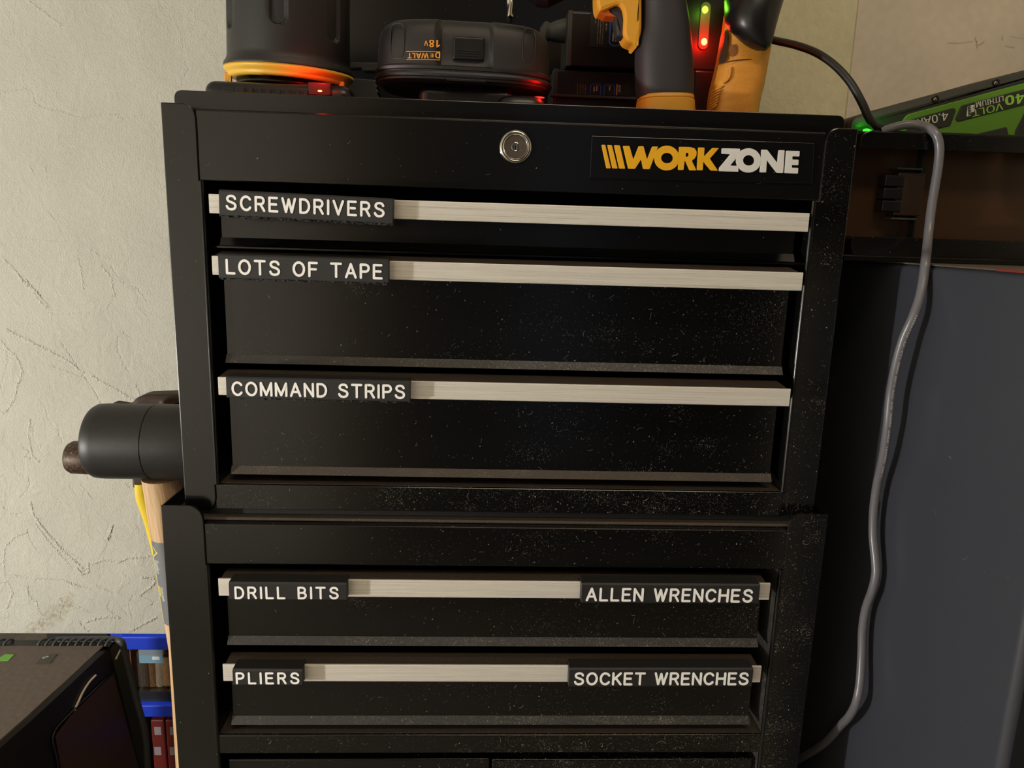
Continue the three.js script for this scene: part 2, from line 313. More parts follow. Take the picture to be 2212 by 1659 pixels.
for (let y = 0; y < PM; y++) for (let x = 0; x < PN; x++) {
  const mx = x / RES, my = y / RES, low = Math.max(0, 1 - my / TH * 1.25);
  const w = noiseB(mx * 26, my * 26);
  let h = .2 * noise2(mx * 270 + my * 120 + w, my * 270 - mx * 120) + .13 * noiseB(mx * 620, my * 480) + .4 * noise2(mx * 16, my * 16) + .22 * noiseB(mx * 60 + w * .7, my * 45);
  const patch = noise2(mx * 17 + 9 + .4 * w, my * 15 + 4);               // trowel patches with an edge
  h += (.1 + .35 * low) * smooth(.18, .30 + .12 * (1 + w), patch) + (.06 + .3 * low) * smooth(.42, .52, noiseB(mx * 24 + 3, my * 21 + 8 + .3 * w));
  relief[y * PN + x] = h;
}
for (const [ox, oy, s, A, wmm, pts] of plasterLines) {
  const q = [];
  for (let i = 0; i < pts.length; i += 2) { const p = at(ox + pts[i] / s, oy + pts[i + 1] / s, WALL); q.push(V2((p.x - TX0) * RES, (p.y - TY0) * RES)); }
  const w = wmm * .68e-3 * RES, R = w * 5;
  let x0 = 1e9, x1 = -1e9, y0 = 1e9, y1 = -1e9;
  for (const p of q) { x0 = Math.min(x0, p.x); x1 = Math.max(x1, p.x); y0 = Math.min(y0, p.y); y1 = Math.max(y1, p.y); }
  for (let y = Math.max(0, Math.floor(y0 - R)); y < Math.min(PM, y1 + R); y++) for (let x = Math.max(0, Math.floor(x0 - R)); x < Math.min(PN, x1 + R); x++) {
    let best = 1e9, side = 1;
    const jx = x + 3 * noise2(x / 9, y / 9), jy = y + 3 * noiseB(x / 9, y / 9);
    for (let i = 0; i < q.length - 1; i++) {
      const a = q[i], b = q[i + 1], dx = b.x - a.x, dy = b.y - a.y, t = Math.min(1, Math.max(0, ((jx - a.x) * dx + (jy - a.y) * dy) / (dx * dx + dy * dy)));
      const ex = jx - a.x - t * dx, ey = jy - a.y - t * dy, d = Math.hypot(ex, ey);
      if (d < best) { best = d; side = dx * ey - dy * ex > 0 ? 1 : -1; }
    }
    if (best < R) relief[y * PN + x] += (A < 0 ? A * .62 : A) * (.75 + .4 * noise2(x / 14, y / 14)) * (Math.exp(-((best / w) ** 2)) + (side > 0 ? .45 * Math.exp(-best / (w * 1.9)) : 0)) * 1.2;
  }
}
const reliefTex = floatTexture(PN, PM, (x, y) => relief[y * PN + x] * .2 + .5, 1);
const plasterColour = canvasTexture(512, 512, (g, w, h) => {
  const im = g.createImageData(w, h);
  for (let y = 0; y < h; y++) for (let x = 0; x < w; x++) {
    const k = 184 + 3 * noise2(x / 70, y / 70) + 2 * noiseB(x / 6, y / 6), i = (y * w + x) * 4;
    im.data[i] = k; im.data[i + 1] = k * .992; im.data[i + 2] = k * .938; im.data[i + 3] = 255;
  }
  g.putImageData(im, 0, 0);
  const p = at(100, 1340, WALL), X = (p.x - TX0) / TW * w, Y = h - (p.y - TY0) / TH * h;      // the brown stain low on the wall
  for (let i = 0; i < 260; i++) { g.fillStyle = `rgba(120,104,72,${.05 + rnd() * .16})`; const a = rnd(); g.fillRect(X - 26 + a * 50 + rnd() * 8, Y + 12 - a * 30 + (rnd() - .5) * 14, 1 + rnd() * 3, 1 + rnd() * 1.6); }
});
{
  const g = box(LEFT, 0, 0.4612, CEILING, WALL - .1, WALL), n = metreUV(g), uv = n.attributes.uv;
  for (let i = 0; i < uv.count; i++) uv.setXY(i, (uv.getX(i) - TX0) / TW, (uv.getY(i) - TY0) / TH);
  struct('wall_back', n, std({ map: plasterColour, roughness: .9, bumpMap: reliefTex, bumpScale: .0031 }));
}
const softWall = floatTexture(512, 512, (x, y) => .5 + .25 * noise2(x / 40, y / 40) + .12 * noiseB(x / 7, y / 7), .5);
const mottled = (r, g0, b) => canvasTexture(512, 512, (g, w, h) => {
  const im = g.createImageData(w, h);
  for (let y = 0; y < h; y++) for (let x = 0; x < w; x++) { const k = 1 + .025 * noise2(x / 60, y / 60) + .015 * noiseB(x / 8, y / 8), i = (y * w + x) * 4; im.data[i] = r * k; im.data[i + 1] = g0 * k; im.data[i + 2] = b * k; im.data[i + 3] = 255; }
  g.putImageData(im, 0, 0);
});
struct('wall_inner', metreUV(box(0, .385, FLOOR, CEILING, WALL - .1, WALL)), std({ map: mottled(226, 222, 186), roughness: .9, bumpMap: softWall, bumpScale: .0012 }));
{
  const g = metreUV(box(.385, RIGHT, FLOOR, CEILING, WALL - .1, WALL + .003));
  const t = canvasTexture(1024, 1024, (c, w, h) => {
    c.drawImage(mottled(224, 214, 196).image, 0, 0, w, h);
    const p = at(2110, 88, WALL + .003), X = (p.x % 1) * w, Y = h - (p.y % 1) * h;              // chips in the paint
    for (const [dx, dy, l, a, al] of [[-34, 4, 30, -.1, .5], [0, 0, 9, 1.3, .8], [2, 5, 8, -.6, .8], [30, -6, 5, 1.5, .6], [34, 4, 12, .1, .5], [38, -6, 24, .05, .3], [-2, -4, 6, 1.2, .7], [60, 30, 3, .4, .5]]) {
      c.save(); c.translate(X + dx, Y + dy); c.rotate(a); c.strokeStyle = `rgba(104,82,60,${al * .75})`; c.lineWidth = .9; c.beginPath(); c.moveTo(0, 0); c.quadraticCurveTo(l / 2, 2, l, 0); c.stroke(); c.restore();
    }
  });
  struct('wall_pier', g, std({ map: t, roughness: .9, bumpMap: softWall, bumpScale: .001 }));
}

// ---------------------------------------------------------------- lamps
{
  const t = thing('pole_lamp', 'white globe lamp on a black pole beside the left wall', 'lamp', V3(LAMP.x, FLOOR, LAMP.z));
  part(t, 'lamp_base', cyl(V3(LAMP.x, FLOOR, LAMP.z), V3(LAMP.x, FLOOR + .03, LAMP.z), .14, .13, 32), M.plasticSmooth);
  part(t, 'pole', cyl(V3(LAMP.x, FLOOR + .03, LAMP.z), V3(LAMP.x, LAMP.y - .075, LAMP.z), .012), M.plasticSmooth);
  part(t, 'socket', cyl(V3(LAMP.x, LAMP.y - .085, LAMP.z), V3(LAMP.x, LAMP.y - .032, LAMP.z), .018, .022), M.plasticSmooth);
  const g = new THREE.SphereGeometry(.04, 32, 20); g.translate(LAMP.x, LAMP.y, LAMP.z);
  part(t, 'bulb', g, std({ color: 0xffffff, emissive: 0xfff2dc, emissiveIntensity: 18 }));
  const l = new THREE.PointLight(new THREE.Color(1, .98, .93), LAMP_CD, 0, 2); l.position.copy(LAMP); l.castShadow = true; l.shadow.radius = 1.6; scene.add(l);
}
{
  const t = thing('added_ceiling_fill', 'unseen warm ceiling panel added as fill light', 'lamp', V3(.3, CEILING - .03, 1.1));  // unseen ceiling panel, added as fill for the front faces
  part(t, 'housing', box(-.2, .8, CEILING - .03, CEILING, .9, 1.3, .006), M.white);
  part(t, 'diffuser', box(-.18, .78, CEILING - .034, CEILING - .0305, .92, 1.28), std({ color: 0xffffff, emissive: 0xffd9a8, emissiveIntensity: CEIL_I }));
  const l = new THREE.RectAreaLight(new THREE.Color(1, .91, .77), CEIL_I, .96, .36); l.position.set(.3, CEILING - .036, 1.1); l.lookAt(.3, 0, 1.1); l.castShadow = true; scene.add(l);
}
{
  const c = V3(-.36, .78, -.52), t = thing('added_rear_bulb', 'unseen bare bulb added behind the plaster wall to light the shelving', 'lamp', c.clone());  // unseen bulb, added so the shelving behind the wall is bright
  part(t, 'flex', cyl(c.clone().setY(CEILING), c.clone().setY(c.y + .06), .003, .003, 8), M.plasticSmooth);
  part(t, 'socket', cyl(c.clone().setY(c.y + .06), c.clone().setY(c.y + .028), .014, .016, 16), M.plasticSmooth);
  const g = new THREE.SphereGeometry(.032, 24, 16); g.translate(c.x, c.y, c.z);
  part(t, 'bulb', g, std({ color: 0xffffff, emissive: 0xfff0dc, emissiveIntensity: 4 }));
  const l = new THREE.PointLight(new THREE.Color(1, .94, .85), .42, 0, 2); l.position.copy(c); l.castShadow = true; scene.add(l);
}

// ---------------------------------------------------------------- the upper tool chest
const SIDE = .25, TOPY = 1.0505, CHEST_BACK = -.275, TRAY = .742;
const chest = thing('tool_chest', 'black steel three-drawer tool chest with a lock and a yellow and white badge', 'tool chest', V3(0, .7448, -.13));
const postShape = (outer, inner, panel, yTop, yPanel, yFoot, yBot, s, r = .0105) => {
  // s = -1 for the left post, 1 for the right; an outline with the rounded inner corners at top and foot
  const sh = new THREE.Shape(), X = (x) => x;
  sh.moveTo(X(outer), yBot); sh.lineTo(X(outer), yTop); sh.lineTo(panel + s * r * .9, yTop);
  sh.bezierCurveTo(panel + s * r * .3, yTop, panel, yTop - r * .4, panel, yTop - r * 1.15);
  sh.lineTo(panel, yPanel); sh.lineTo(inner, yPanel);
  if (yFoot !== null) { sh.lineTo(inner, yFoot); sh.lineTo(panel, yFoot); sh.lineTo(panel, yBot + r * .9); sh.bezierCurveTo(panel, yBot + r * .3, panel + s * r * .3, yBot, panel + s * r * .7, yBot); } else sh.lineTo(inner, yBot);
  sh.closePath();
  return sh;
};
part(chest, 'corner_post', metreUV(slab(postShape(-SIDE, -.2240, -.2258, TOPY, .9985, .7697, .7505, -1), 0, .0026, .0009)), M.paint);
part(chest, 'corner_post', metreUV(slab(postShape(SIDE, .2225, .2265, TOPY, .9985, .7697, .7505, 1), 0, .0026, .0009)), M.paintDusty);
const hem = (x, y0, y1, zc, s) => { const g = new THREE.CylinderGeometry(.0021, .0021, y1 - y0, 20); g.translate(x + s * .0012, (y0 + y1) / 2, zc - .0021); return metreUV(g); };
part(chest, 'post_hem', hem(.2225, .7700, .9980, .0001, 1), M.paint); part(chest, 'post_hem', hem(-.2240, .7700, .9980, .0001, -1), M.paint);
for (const s of [-1, 1]) {
  part(chest, 'side_panel', metreUV(box(s > 0 ? SIDE - .0014 : -SIDE, s > 0 ? SIDE : -SIDE + .0014, .7505, TOPY - .0005, CHEST_BACK, -.0006, .0004)), M.paint);
  part(chest, 'drawer_slide_wall', metreUV(box(s > 0 ? .2225 : -.2240 - .0012, s > 0 ? .2225 + .0012 : -.2240, .7697, .998, -.26, -.0022)), M.paint);
}
part(chest, 'rear_panel', box(-SIDE, SIDE, .7505, TOPY, CHEST_BACK - .0014, CHEST_BACK), M.inside);
part(chest, 'base_panel', box(-SIDE + .0015, SIDE - .0015, .7448, .7525, CHEST_BACK, -.003), M.inside);
// the panel with the lock; its top folds back
const lockPanel = part(chest, 'lock_panel', metreUV(alongX(roundedPts([[-.0012, .9985], [-.0012, 1.0464], [-.0035, 1.0476], [-.0118, 1.0476], [-.0118, 1.0462], [-.0045, 1.0462], [-.0026, 1.0450], [-.0026, .9996], [-.0065, .9996], [-.0065, .9985]], .0007, 2), -.2262, .2266)), M.paint);
const bandShape = new THREE.Shape();
{
  const a = .2450, y0 = 1.040, y1 = 1.0610, r = .0062;
  bandShape.moveTo(-a, y0); bandShape.lineTo(-a, y1 - r); bandShape.quadraticCurveTo(-a, y1, -a + r, y1); bandShape.lineTo(a - r, y1); bandShape.quadraticCurveTo(a, y1, a, y1 - r); bandShape.lineTo(a, y0); bandShape.closePath();
}
part(chest, 'rim', metreUV(slab(bandShape, -.012, .0018, .0005)), M.paint);
part(chest, 'tray', box(-.2480, .2480, 1.0430, 1.0445, CHEST_BACK, -.0145), M.inside);
// the open lid, standing at the back
{
  const lid = new THREE.Shape(); const a = .249, y0 = 1.052, y1 = 1.33, r = .008;
  lid.moveTo(-a, y0); lid.lineTo(-a, y1 - r); lid.quadraticCurveTo(-a, y1, -a + r, y1); lid.lineTo(a - r, y1); lid.quadraticCurveTo(a, y1, a, y1 - r); lid.lineTo(a, y0); lid.closePath();
  const l = part(chest, 'lid', metreUV(slab(lid, -.276, .0016, .0005)), M.paint, 'open black lid standing upright');
  part(l, 'lid_rim', [box(-.249, -.2475, 1.06, 1.32, -.276, -.264), box(.2475, .249, 1.06, 1.32, -.276, -.264), box(-.241, .241, 1.3285, 1.33, -.276, -.264)].map((g) => metreUV(g)), M.paint);
}
part(chest, 'bottom_rail', metreUV(alongX(roundedPts([[-.0012, .7495], [-.0012, .7692], [-.0022, .7700], [-.034, .7700], [-.034, .7685], [-.004, .7685], [-.0028, .7675], [-.0028, .7495]], .0005, 2), -.2262, .2268)), M.paintHeavy);
part(chest, 'bottom_rail_top', metreUV(box(-.2235, .2222, .7701, .7704, -.033, -.0032)), M.paintShelf, 'dusty ledge below the bottom drawer');
part(chest, 'drawer_divider', metreUV(alongX(roundedPts([[-.0115, .9505], [-.0115, .9525], [-.03, .9525], [-.03, .9505]], .0004, 2), -.2235, .222)), M.paint);

// lock
{
  const c = at(1113.9, 317.5, 0), R = .0118, z0 = -.0012;
  const lathe = (pts) => { const g = new THREE.LatheGeometry(pts.map(([r, z]) => V2(r * R, z)), 48); g.rotateX(Math.PI / 2); g.translate(c.x, c.y, z0); return g; };
  const lock = part(chest, 'lock', lathe([[1, 0], [1, .0008], [.93, .0018], [.84, .0022], [.79, .0019], [.76, .0017]]), M.chrome, 'round chrome key lock');
  part(lock, 'lock_ring', lathe([[.76, .001], [.76, .0021], [.735, .0025], [.70, .0025], [.69, .0016]]), M.chrome);
  part(lock, 'lock_face', lathe([[.69, .0017], [.28, .0017], [.26, .0013]]), M.chromeDull);
  const plug = new THREE.Shape(); plug.absarc(0, 0, .26 * R, 0, Math.PI * 2); const hole = new THREE.Path([[-.075, -.34], [.075, -.34], [.075, .3], [.0, .3], [.0, .1], [-.075, .1]].map(([x, y]) => V2(x * R * .62, y * R * .62))); plug.holes.push(hole);
  const pg = slab(plug, z0 + .0022, .0016, .0002); pg.translate(c.x, c.y, 0);
  part(lock, 'key_plug', pg, M.chrome);
  part(lock, 'keyway', [box(c.x - .0011, c.x + .0011, c.y - .0040, c.y + .0028, z0 + .0003, z0 + .0008)], M.black);
  part(lock, 'keyway_guide', [box(c.x - .0011, c.x + .0014, c.y + .0028, c.y + .0046, z0 + .0016, z0 + .0020), box(c.x - .0006, c.x + .0013, c.y - .0052, c.y - .0038, z0 + .0016, z0 + .0022)], M.chromeDull);
  const num = word('701', fontThin, .0030, .0016, .0002); num.rotateZ(-Math.PI / 2); num.translate(c.x + .0040, c.y + .0018, z0 + .0017);
  part(lock, 'stamped_number', num, M.chrome);
}
// badge
{
  const zb = .0004, q = (x, y) => { const p = at(1250 + x / 4.1736, 280 + y / 4.1736, zb + .0006); return V2(p.x, p.y); };
  const sh = new THREE.Shape([[120, 55], [2130, 120], [2108, 485], [100, 435]].map((p) => q(...p)));
  const badge = part(chest, 'badge', metreUV(slab(sh, zb, .0015, .0003), .11, .05), M.paint, 'black plate with yellow and white raised letters');
  const yel = [
    [[205, 137], [240, 137], [290, 350], [250, 350]], [[258, 138], [300, 140], [352, 352], [303, 350]], [[318, 140], [372, 142], [420, 353], [365, 352]],
    [[398, 147], [458, 147], [493, 270], [540, 150], [585, 150], [617, 268], [662, 153], [717, 153], [640, 357], [582, 356], [563, 268], [508, 355], [447, 353]],
    'O795,257,114,112,56,50',
    [[905, 155], [1005, 157], [1045, 168], [1064, 198], [1062, 232], [1045, 262], [1020, 280], [1062, 368], [1000, 368], [962, 285], [955, 285], [945, 365], [895, 363]],
    [[1078, 160], [1135, 162], [1130, 242], [1205, 165], [1265, 167], [1183, 262], [1257, 372], [1192, 370], [1124, 290], [1118, 368], [1065, 366]],
  ], whi = [
    [[1290, 168], [1455, 172], [1457, 215], [1366, 324], [1440, 327], [1440, 380], [1265, 375], [1264, 348], [1368, 222], [1288, 218]],
    'O1531,278,113,110,54,50',
    [[1648, 180], [1700, 182], [1790, 300], [1802, 185], [1857, 186], [1843, 392], [1785, 390], [1697, 275], [1690, 387], [1632, 385]],
    [[1870, 190], [1993, 193], [1990, 243], [1927, 240], [1926, 270], [1983, 272], [1980, 322], [1922, 320], [1921, 343], [1980, 345], [1977, 397], [1855, 392]],
  ];
  const letter = (d, mat, k) => {
    let s;
    if (typeof d === 'string') {
      const [cx, cy, rx, ry, ix, iy] = d.slice(1).split(',').map(Number), ell = (a, b) => Array.from({ length: 40 }, (_, i) => q(cx + a * Math.cos(i / 40 * 6.2832), cy + b * Math.sin(i / 40 * 6.2832)));
      s = new THREE.Shape(ell(rx, ry)); s.holes.push(new THREE.Path(ell(ix, iy)));
    } else s = shapeOf(roundedPts(d.map((p) => { const w = q(...p); return [w.x, w.y]; }), .0006, 3));
    if (k === 5) s.holes.push(new THREE.Path([[964, 206], [984, 206], [992, 216], [992, 236], [982, 247], [960, 248]].map((p) => q(...p))));
    part(badge, 'letter', slab(s, zb + .0010 + (typeof d === 'string' ? .00006 : 0), .0012, .00025), mat);
  };
  yel.forEach((d, k) => letter(d, M.yellowBadge, k)); whi.forEach((d) => letter(d, M.white));
}
// drawers: a face with an outward lip at its foot, a folded ledge above and an aluminium pull
function drawer(cab, o) {
  const { x0, x1, zf, zh, ht, hb, yb, yl, name = 'drawer', face, lip, ledge, back = .0026 } = o;
  const d = part(cab, name, [metreUV(alongX([[zf, yb], [zf, hb + .004], [zf - .0012, hb + .004], [zf - .0012, yb - .0006], [zf + .002, yl], [zf + .003, yl + .0004]], x0 + .0006, x1 - .0006, .0003), o.du ?? 0), box(x0 + .004, x1 - .004, yl + .003, ht - .003, -.23, zf - .0013)], face);
  part(d, 'drawer_lip', metreUV(alongX([[zf + .0002, yb], [zf + .0036, yl], [zf - .001, yl - .0003], [zf - .001, yb]], x0, x1, .0002), o.du ?? 0), lip);
  part(d, 'pull_ledge', metreUV(alongX(roundedPts([[zf - .004, hb + .002], [zh - .0016, hb + .001], [zh - .0016, ht - .0006], [zf + .003, ht + back], [zf - .004, ht + back]], .0006, 2), x0 + .001, x1 - .003)), ledge);
  part(d, 'pull', metreUV(alongX(roundedPts([[zh - .0018, hb], [zh - .0003, hb], [zh, hb + .0006], [zh, ht - .0006], [zh - .0003, ht], [zh - .0018, ht]], .0003, 2), o.hx0, o.hx1, .0002)), M.alu, 'brushed aluminium drawer pull');
  for (const [u, v, w, h] of o.holes ?? []) { const p = at(u, v, zf); const s = new THREE.Shape(); s.absellipse(p.x, p.y, w, h, 0, 6.2832); part(d, 'slot', slab(s, zf + .0002, .0004, .0001), M.black); }
  return d;
}
const upX = { x0: -.2158, x1: .2154, hx0: -.2144, hx1: .2136, zf: -.009, zh: .016 };
drawer(chest, { ...upX, ht: .9886, hb: .9754, yb: .9587, yl: .9530, face: M.paint, lip: M.paint, ledge: M.paint, back: .001, holes: [[497, 476, .0019, .003]] });
drawer(chest, { ...upX, ht: .9460, hb: .9326, yb: .8712, yl: .8652, face: M.paintDusty, lip: M.paintLip, ledge: M.paintShelf, holes: [[504, 606, .0019, .003], [1686, 640, .0016, .003]] });
drawer(chest, { ...upX, ht: .8584, hb: .8448, yb: .7828, yl: .7768, face: M.paintDusty, lip: M.paintShelf, ledge: M.paintShelf, back: .001 });

// ---------------------------------------------------------------- the lower cabinet
const LX0 = -.2636, LX1 = .2566, LZ = .012, LTOP = .7566, LBOT = -.06;
const cabinet = thing('tool_cabinet', 'black steel rolling cabinet standing under the tool chest', 'tool cabinet', V3(-.0035, FLOOR, -.13));
part(cabinet, 'corner_post', metreUV(slab(postShape(LX0, -.2304, -.2316, LTOP, .7088, null, LBOT, -1, .0125), LZ, .0026, .0009), .05), M.paint);
part(cabinet, 'corner_post', metreUV(slab(postShape(LX1, .2228, .2250, LTOP, .7088, null, LBOT, 1, .0125), LZ, .0026, .0009)), M.paintHeavy);
for (const s of [-1, 1]) {
  part(cabinet, 'side_panel', metreUV(box(s > 0 ? LX1 - .0014 : LX0, s > 0 ? LX1 : LX0 + .0014, LBOT, LTOP - .0003, -.285, LZ - .0006, .0004)), M.paintDusty);
  part(cabinet, 'drawer_slide_wall', metreUV(box(s > 0 ? .2228 : -.2304 - .0012, s > 0 ? .2228 + .0012 : -.2304, LBOT, .7088, -.27, LZ - .0022)), s > 0 ? M.paintLip : M.paint);
}
part(cabinet, 'post_hem', hem(.2228, LBOT, .7086, LZ + .0001, 1), M.paint); part(cabinet, 'post_hem', hem(-.2304, LBOT, .7086, LZ + .0001, -1), M.paint);
part(cabinet, 'rear_panel', box(LX0, LX1, LBOT, LTOP, -.2864, -.285), M.inside);
part(cabinet, 'base_panel', box(LX0 + .0015, LX1 - .0015, LBOT, LBOT + .004, -.285, LZ - .002), M.inside);
part(cabinet, 'top_panel', metreUV(alongX(roundedPts([[LZ - .0012, .7090], [LZ - .0012, .7412], [LZ - .002, .7420], [-.285, .7420], [-.285, .7408], [LZ - .004, .7408], [LZ - .0028, .7400], [LZ - .0028, .7102], [LZ - .006, .7102], [LZ - .006, .7090]], .0004, 2), -.2318, .2252)), M.paintDusty);
part(cabinet, 'tray_mat', metreUV(alongX(roundedPts([[.0040, .7421], [.0040, .7432], [.003, .7446], [-.28, .7446], [-.28, .7421]], .0006, 2), LX0 + .002, LX1 - .002)), M.paintShelf, 'dusty mat in the tray on top');
const lowX = { x0: -.2206, x1: .2130, hx0: -.2212, hx1: .2132, zf: .004, zh: .018 };
drawer(cabinet, { ...lowX, ht: .6999, hb: .6855, yb: .6436, yl: .6374, face: M.paintDusty, lip: M.paintLip, ledge: M.paintShelf, back: .0004 });
drawer(cabinet, { ...lowX, ht: .6266, hb: .6118, yb: .5713, yl: .5652, face: M.paintDusty, lip: M.paintLip, ledge: M.paintShelf, back: .0004 });
part(cabinet, 'rail', metreUV(alongX(roundedPts([[LZ - .0012, .5412], [LZ - .0012, .5572], [LZ - .002, .5580], [-.03, .5580], [-.03, .5568], [LZ - .004, .5568], [LZ - .0028, .556], [LZ - .0028, .5412]], .0004, 2), -.2302, .2226)), M.paintHeavy);
part(cabinet, 'rail_top', metreUV(box(-.2300, .2224, .5581, .5584, -.029, LZ - .0035)), M.paintShelf, 'dusty ledge below the drawers');
for (const [a, b, y] of [[-.2262, -.0072, .5300], [-.0052, .2245, .5292]]) part(cabinet, 'cabinet_door', metreUV(box(a, b, .02, y, -.008, .004, .0015)), b > 0 ? M.paintHeavy : M.paintDusty);
for (const u of [1208, 1301, 1680]) { const p = at(u, 1629, .006), g = new THREE.SphereGeometry(.0022, 16, 8); g.scale(1, .5, 1); g.translate(p.x, .5408, .004); part(cabinet, 'rivet', g, M.chrome); }
for (const [x, z] of [[-.22, -.04], [.21, -.04], [-.22, -.25], [.21, -.25]]) {
  const c = part(cabinet, 'caster', [cyl(V3(x - .012, FLOOR + .035, z), V3(x + .012, FLOOR + .035, z), .035, .035, 24)], M.rubber);
  part(c, 'caster_fork', box(x - .018, x + .018, FLOOR + .03, LBOT, z - .012, z + .012, .003), M.chromeDull);
}

// ---------------------------------------------------------------- printed labels on the drawer pulls
const arc = (cx, cy, rx, ry, a, b, n = 12) => Array.from({ length: n + 1 }, (_, i) => { const t = (a + (b - a) * i / n) * Math.PI / 180; return [cx + rx * Math.cos(t), cy + ry * Math.sin(t)]; });
const curve = (pts, n = 26) => new THREE.CatmullRomCurve3(pts.map(([x, y]) => V3(x, y, 0))).getPoints(n).map((p) => [p.x, p.y]);
const GLYPH = {
  S: [.68, curve([[.64, .80], [.56, .94], [.35, 1], [.13, .93], [.06, .76], [.16, .61], [.36, .53], [.57, .44], [.67, .27], [.59, .08], [.35, 0], [.11, .07], [.02, .22]])],
  C: [.70, arc(.38, .5, .38, .5, 38, 322, 22)], R: [.62, [[0, 0], [0, 1], [.36, 1], ...arc(.36, .745, .24, .255, 90, -90, 10), [0, .49]], [[.34, .49], [.62, 0]]],
  E: [.58, [[.56, 1], [0, 1], [0, 0], [.58, 0]], [[0, .52], [.5, .52]]], W: [.94, [[0, 1], [.25, 0], [.47, .94], [.69, 0], [.94, 1]]],
  D: [.66, [[0, 0], [0, 1], [.26, 1], ...arc(.26, .5, .4, .5, 90, -90, 16), [0, 0]]], I: [.02, [[.01, 0], [.01, 1]]], V: [.70, [[0, 1], [.35, 0], [.70, 1]]],
  L: [.54, [[0, 1], [0, 0], [.54, 0]]], O: [.78, arc(.39, .5, .39, .5, 0, 360, 28)], T: [.72, [[0, 1], [.72, 1]], [[.36, 1], [.36, 0]]], F: [.56, [[0, 0], [0, 1], [.56, 1]], [[0, .52], [.48, .52]]],
  A: [.72, [[0, 0], [.36, 1], [.72, 0]], [[.12, .32], [.60, .32]]], P: [.60, [[0, 0], [0, 1], [.34, 1], ...arc(.34, .735, .26, .265, 90, -90, 10), [0, .47]]],
  M: [.80, [[0, 0], [0, 1], [.40, .04], [.80, 1], [.80, 0]]], N: [.64, [[0, 0], [0, 1], [.64, 0], [.64, 1]]], B: [.62, [[0, 0], [0, 1], [.34, 1], ...arc(.34, .76, .22, .24, 90, -90, 8), [0, .52], [.36, .52], ...arc(.36, .26, .25, .26, 90, -90, 8), [0, 0]]],
  H: [.66, [[0, 0], [0, 1]], [[.66, 0], [.66, 1]], [[0, .52], [.66, .52]]], K: [.62, [[0, 0], [0, 1]], [[.60, 1], [0, .38]], [[.20, .58], [.62, 0]]],
};
function strokes(text, W, H, w, t) {                       // round-ended strokes, W wide, capital height H, stroke w, t thick
  const r = w / 2, h = H - w, sum = [...text].reduce((a, c) => a + (c === ' ' ? 0 : GLYPH[c][0] * h), 0);
  let gaps = 0; for (let i = 0; i < text.length - 1; i++) gaps += text[i] === ' ' ? 1.75 : text[i + 1] === ' ' ? 1 : 1;
  const gap = (W - w - sum) / gaps, out = [];
  let x = r, n = 0;
  const lift = () => (n = (n + 1) % 60) * 4e-6;             // overlapping strokes never share a plane
  for (let i = 0; i < text.length; i++) {
    if (text[i] === ' ') { x += gap * 1.75; continue; }
    const [gw, ...lines] = GLYPH[text[i]];
    for (const l of lines) l.forEach(([px, py], k) => {
      const X = x + px * h, Y = r + py * h, c = new THREE.CylinderGeometry(r, r, t, 12); c.rotateX(Math.PI / 2); c.translate(X, Y, lift()); out.push(c);
      if (k) { const A = x + l[k - 1][0] * h, B = r + l[k - 1][1] * h, d = Math.hypot(X - A, Y - B), b = new THREE.BoxGeometry(d, w, t); b.rotateZ(Math.atan2(Y - B, X - A)); b.translate((X + A) / 2, (Y + B) / 2, lift()); out.push(b); }
    });
    x += gw * h + gap;
  }
  return merge(out);
}
function drawerLabel(text, label, f, txt, zh, zb, frayed) {
  // f: front corners [left, top, bottom], [right, top, bottom] and the height of the top's rear edge, in pixels; txt: [x0, x1, top left, foot left, top right]
  const zt = zh + .0085, q = (u, v, z = zt) => at(u, v, z);
  const [[ul, tl, bl], [ur, tr, br]] = f, TL = q(ul, tl), BL = q(ul, bl), TR = q(ur, tr), BR = q(ur, br), w = TR.x - TL.x;
  const tilt = Math.atan2((TR.y + BR.y - TL.y - BL.y) / 2, w), x0 = (TL.x + BL.x) / 2, yc = (TL.y + BL.y) / 2, hh = ((TL.y - BL.y) + (TR.y - BR.y)) / 4;
  const t = thing('drawer_label', label, 'drawer label', V3(x0, yc - hh, zt), 'printed labels on the drawer pulls');
  const turn = (g) => { g.rotateZ(tilt); g.translate(x0, yc, 0); return g; };
  const body = turn(metreUV(alongX(roundedPts([[zh + .0002, -hh], [zt - .0004, -hh], [zt, -hh + .0006], [zt, hh - .0005], [zt - .0012, hh + .0008], [zb, hh + .0012], [zb, hh - .0004], [zh + .0002, hh - .0004]], .0003, 2), 0, w, .0002)));
  part(t, 'clip', body, M.labelBlack);
  const p0 = q(txt[0], txt[3]), p1 = q(txt[0], txt[2]), p2 = q(txt[1], txt[4]), H = p1.y - p0.y, W = (p2.x - p0.x) / Math.cos(tilt);
  const g = strokes(text, W, H, H * .155, .0004); g.rotateZ(Math.atan2(p2.y - p1.y, p2.x - p1.x)); g.translate(p0.x, p0.y, zt + .00008);
  part(t, 'lettering', g, M.labelWhite, 'white capital letters');
  if (frayed) {
    const bits = [];
    for (let i = 0; i < frayed; i++) { const b = new THREE.BoxGeometry(.0012 + rnd() * .002, .0004 + rnd() * .0009, .0006 + rnd() * .001); b.rotateZ((rnd() - .5) * .9); b.rotateY((rnd() - .5) * 1.2); b.translate(rnd() * w, -hh + (rnd() - .75) * .0012, zt - .0003 - rnd() * .003); bits.push(turn(b)); }
    part(t, 'frayed_edge', bits, M.labelBlack, 'rough strings of plastic along the lower edge');
  }
}
drawerLabel('SCREWDRIVERS', 'black label reading SCREWDRIVERS on the top drawer pull', [[473, 411.6, 464.8], [850, 431, 484], 415], [487.6, 831, 420, 454.2, 436.6], .016, .011, 170);
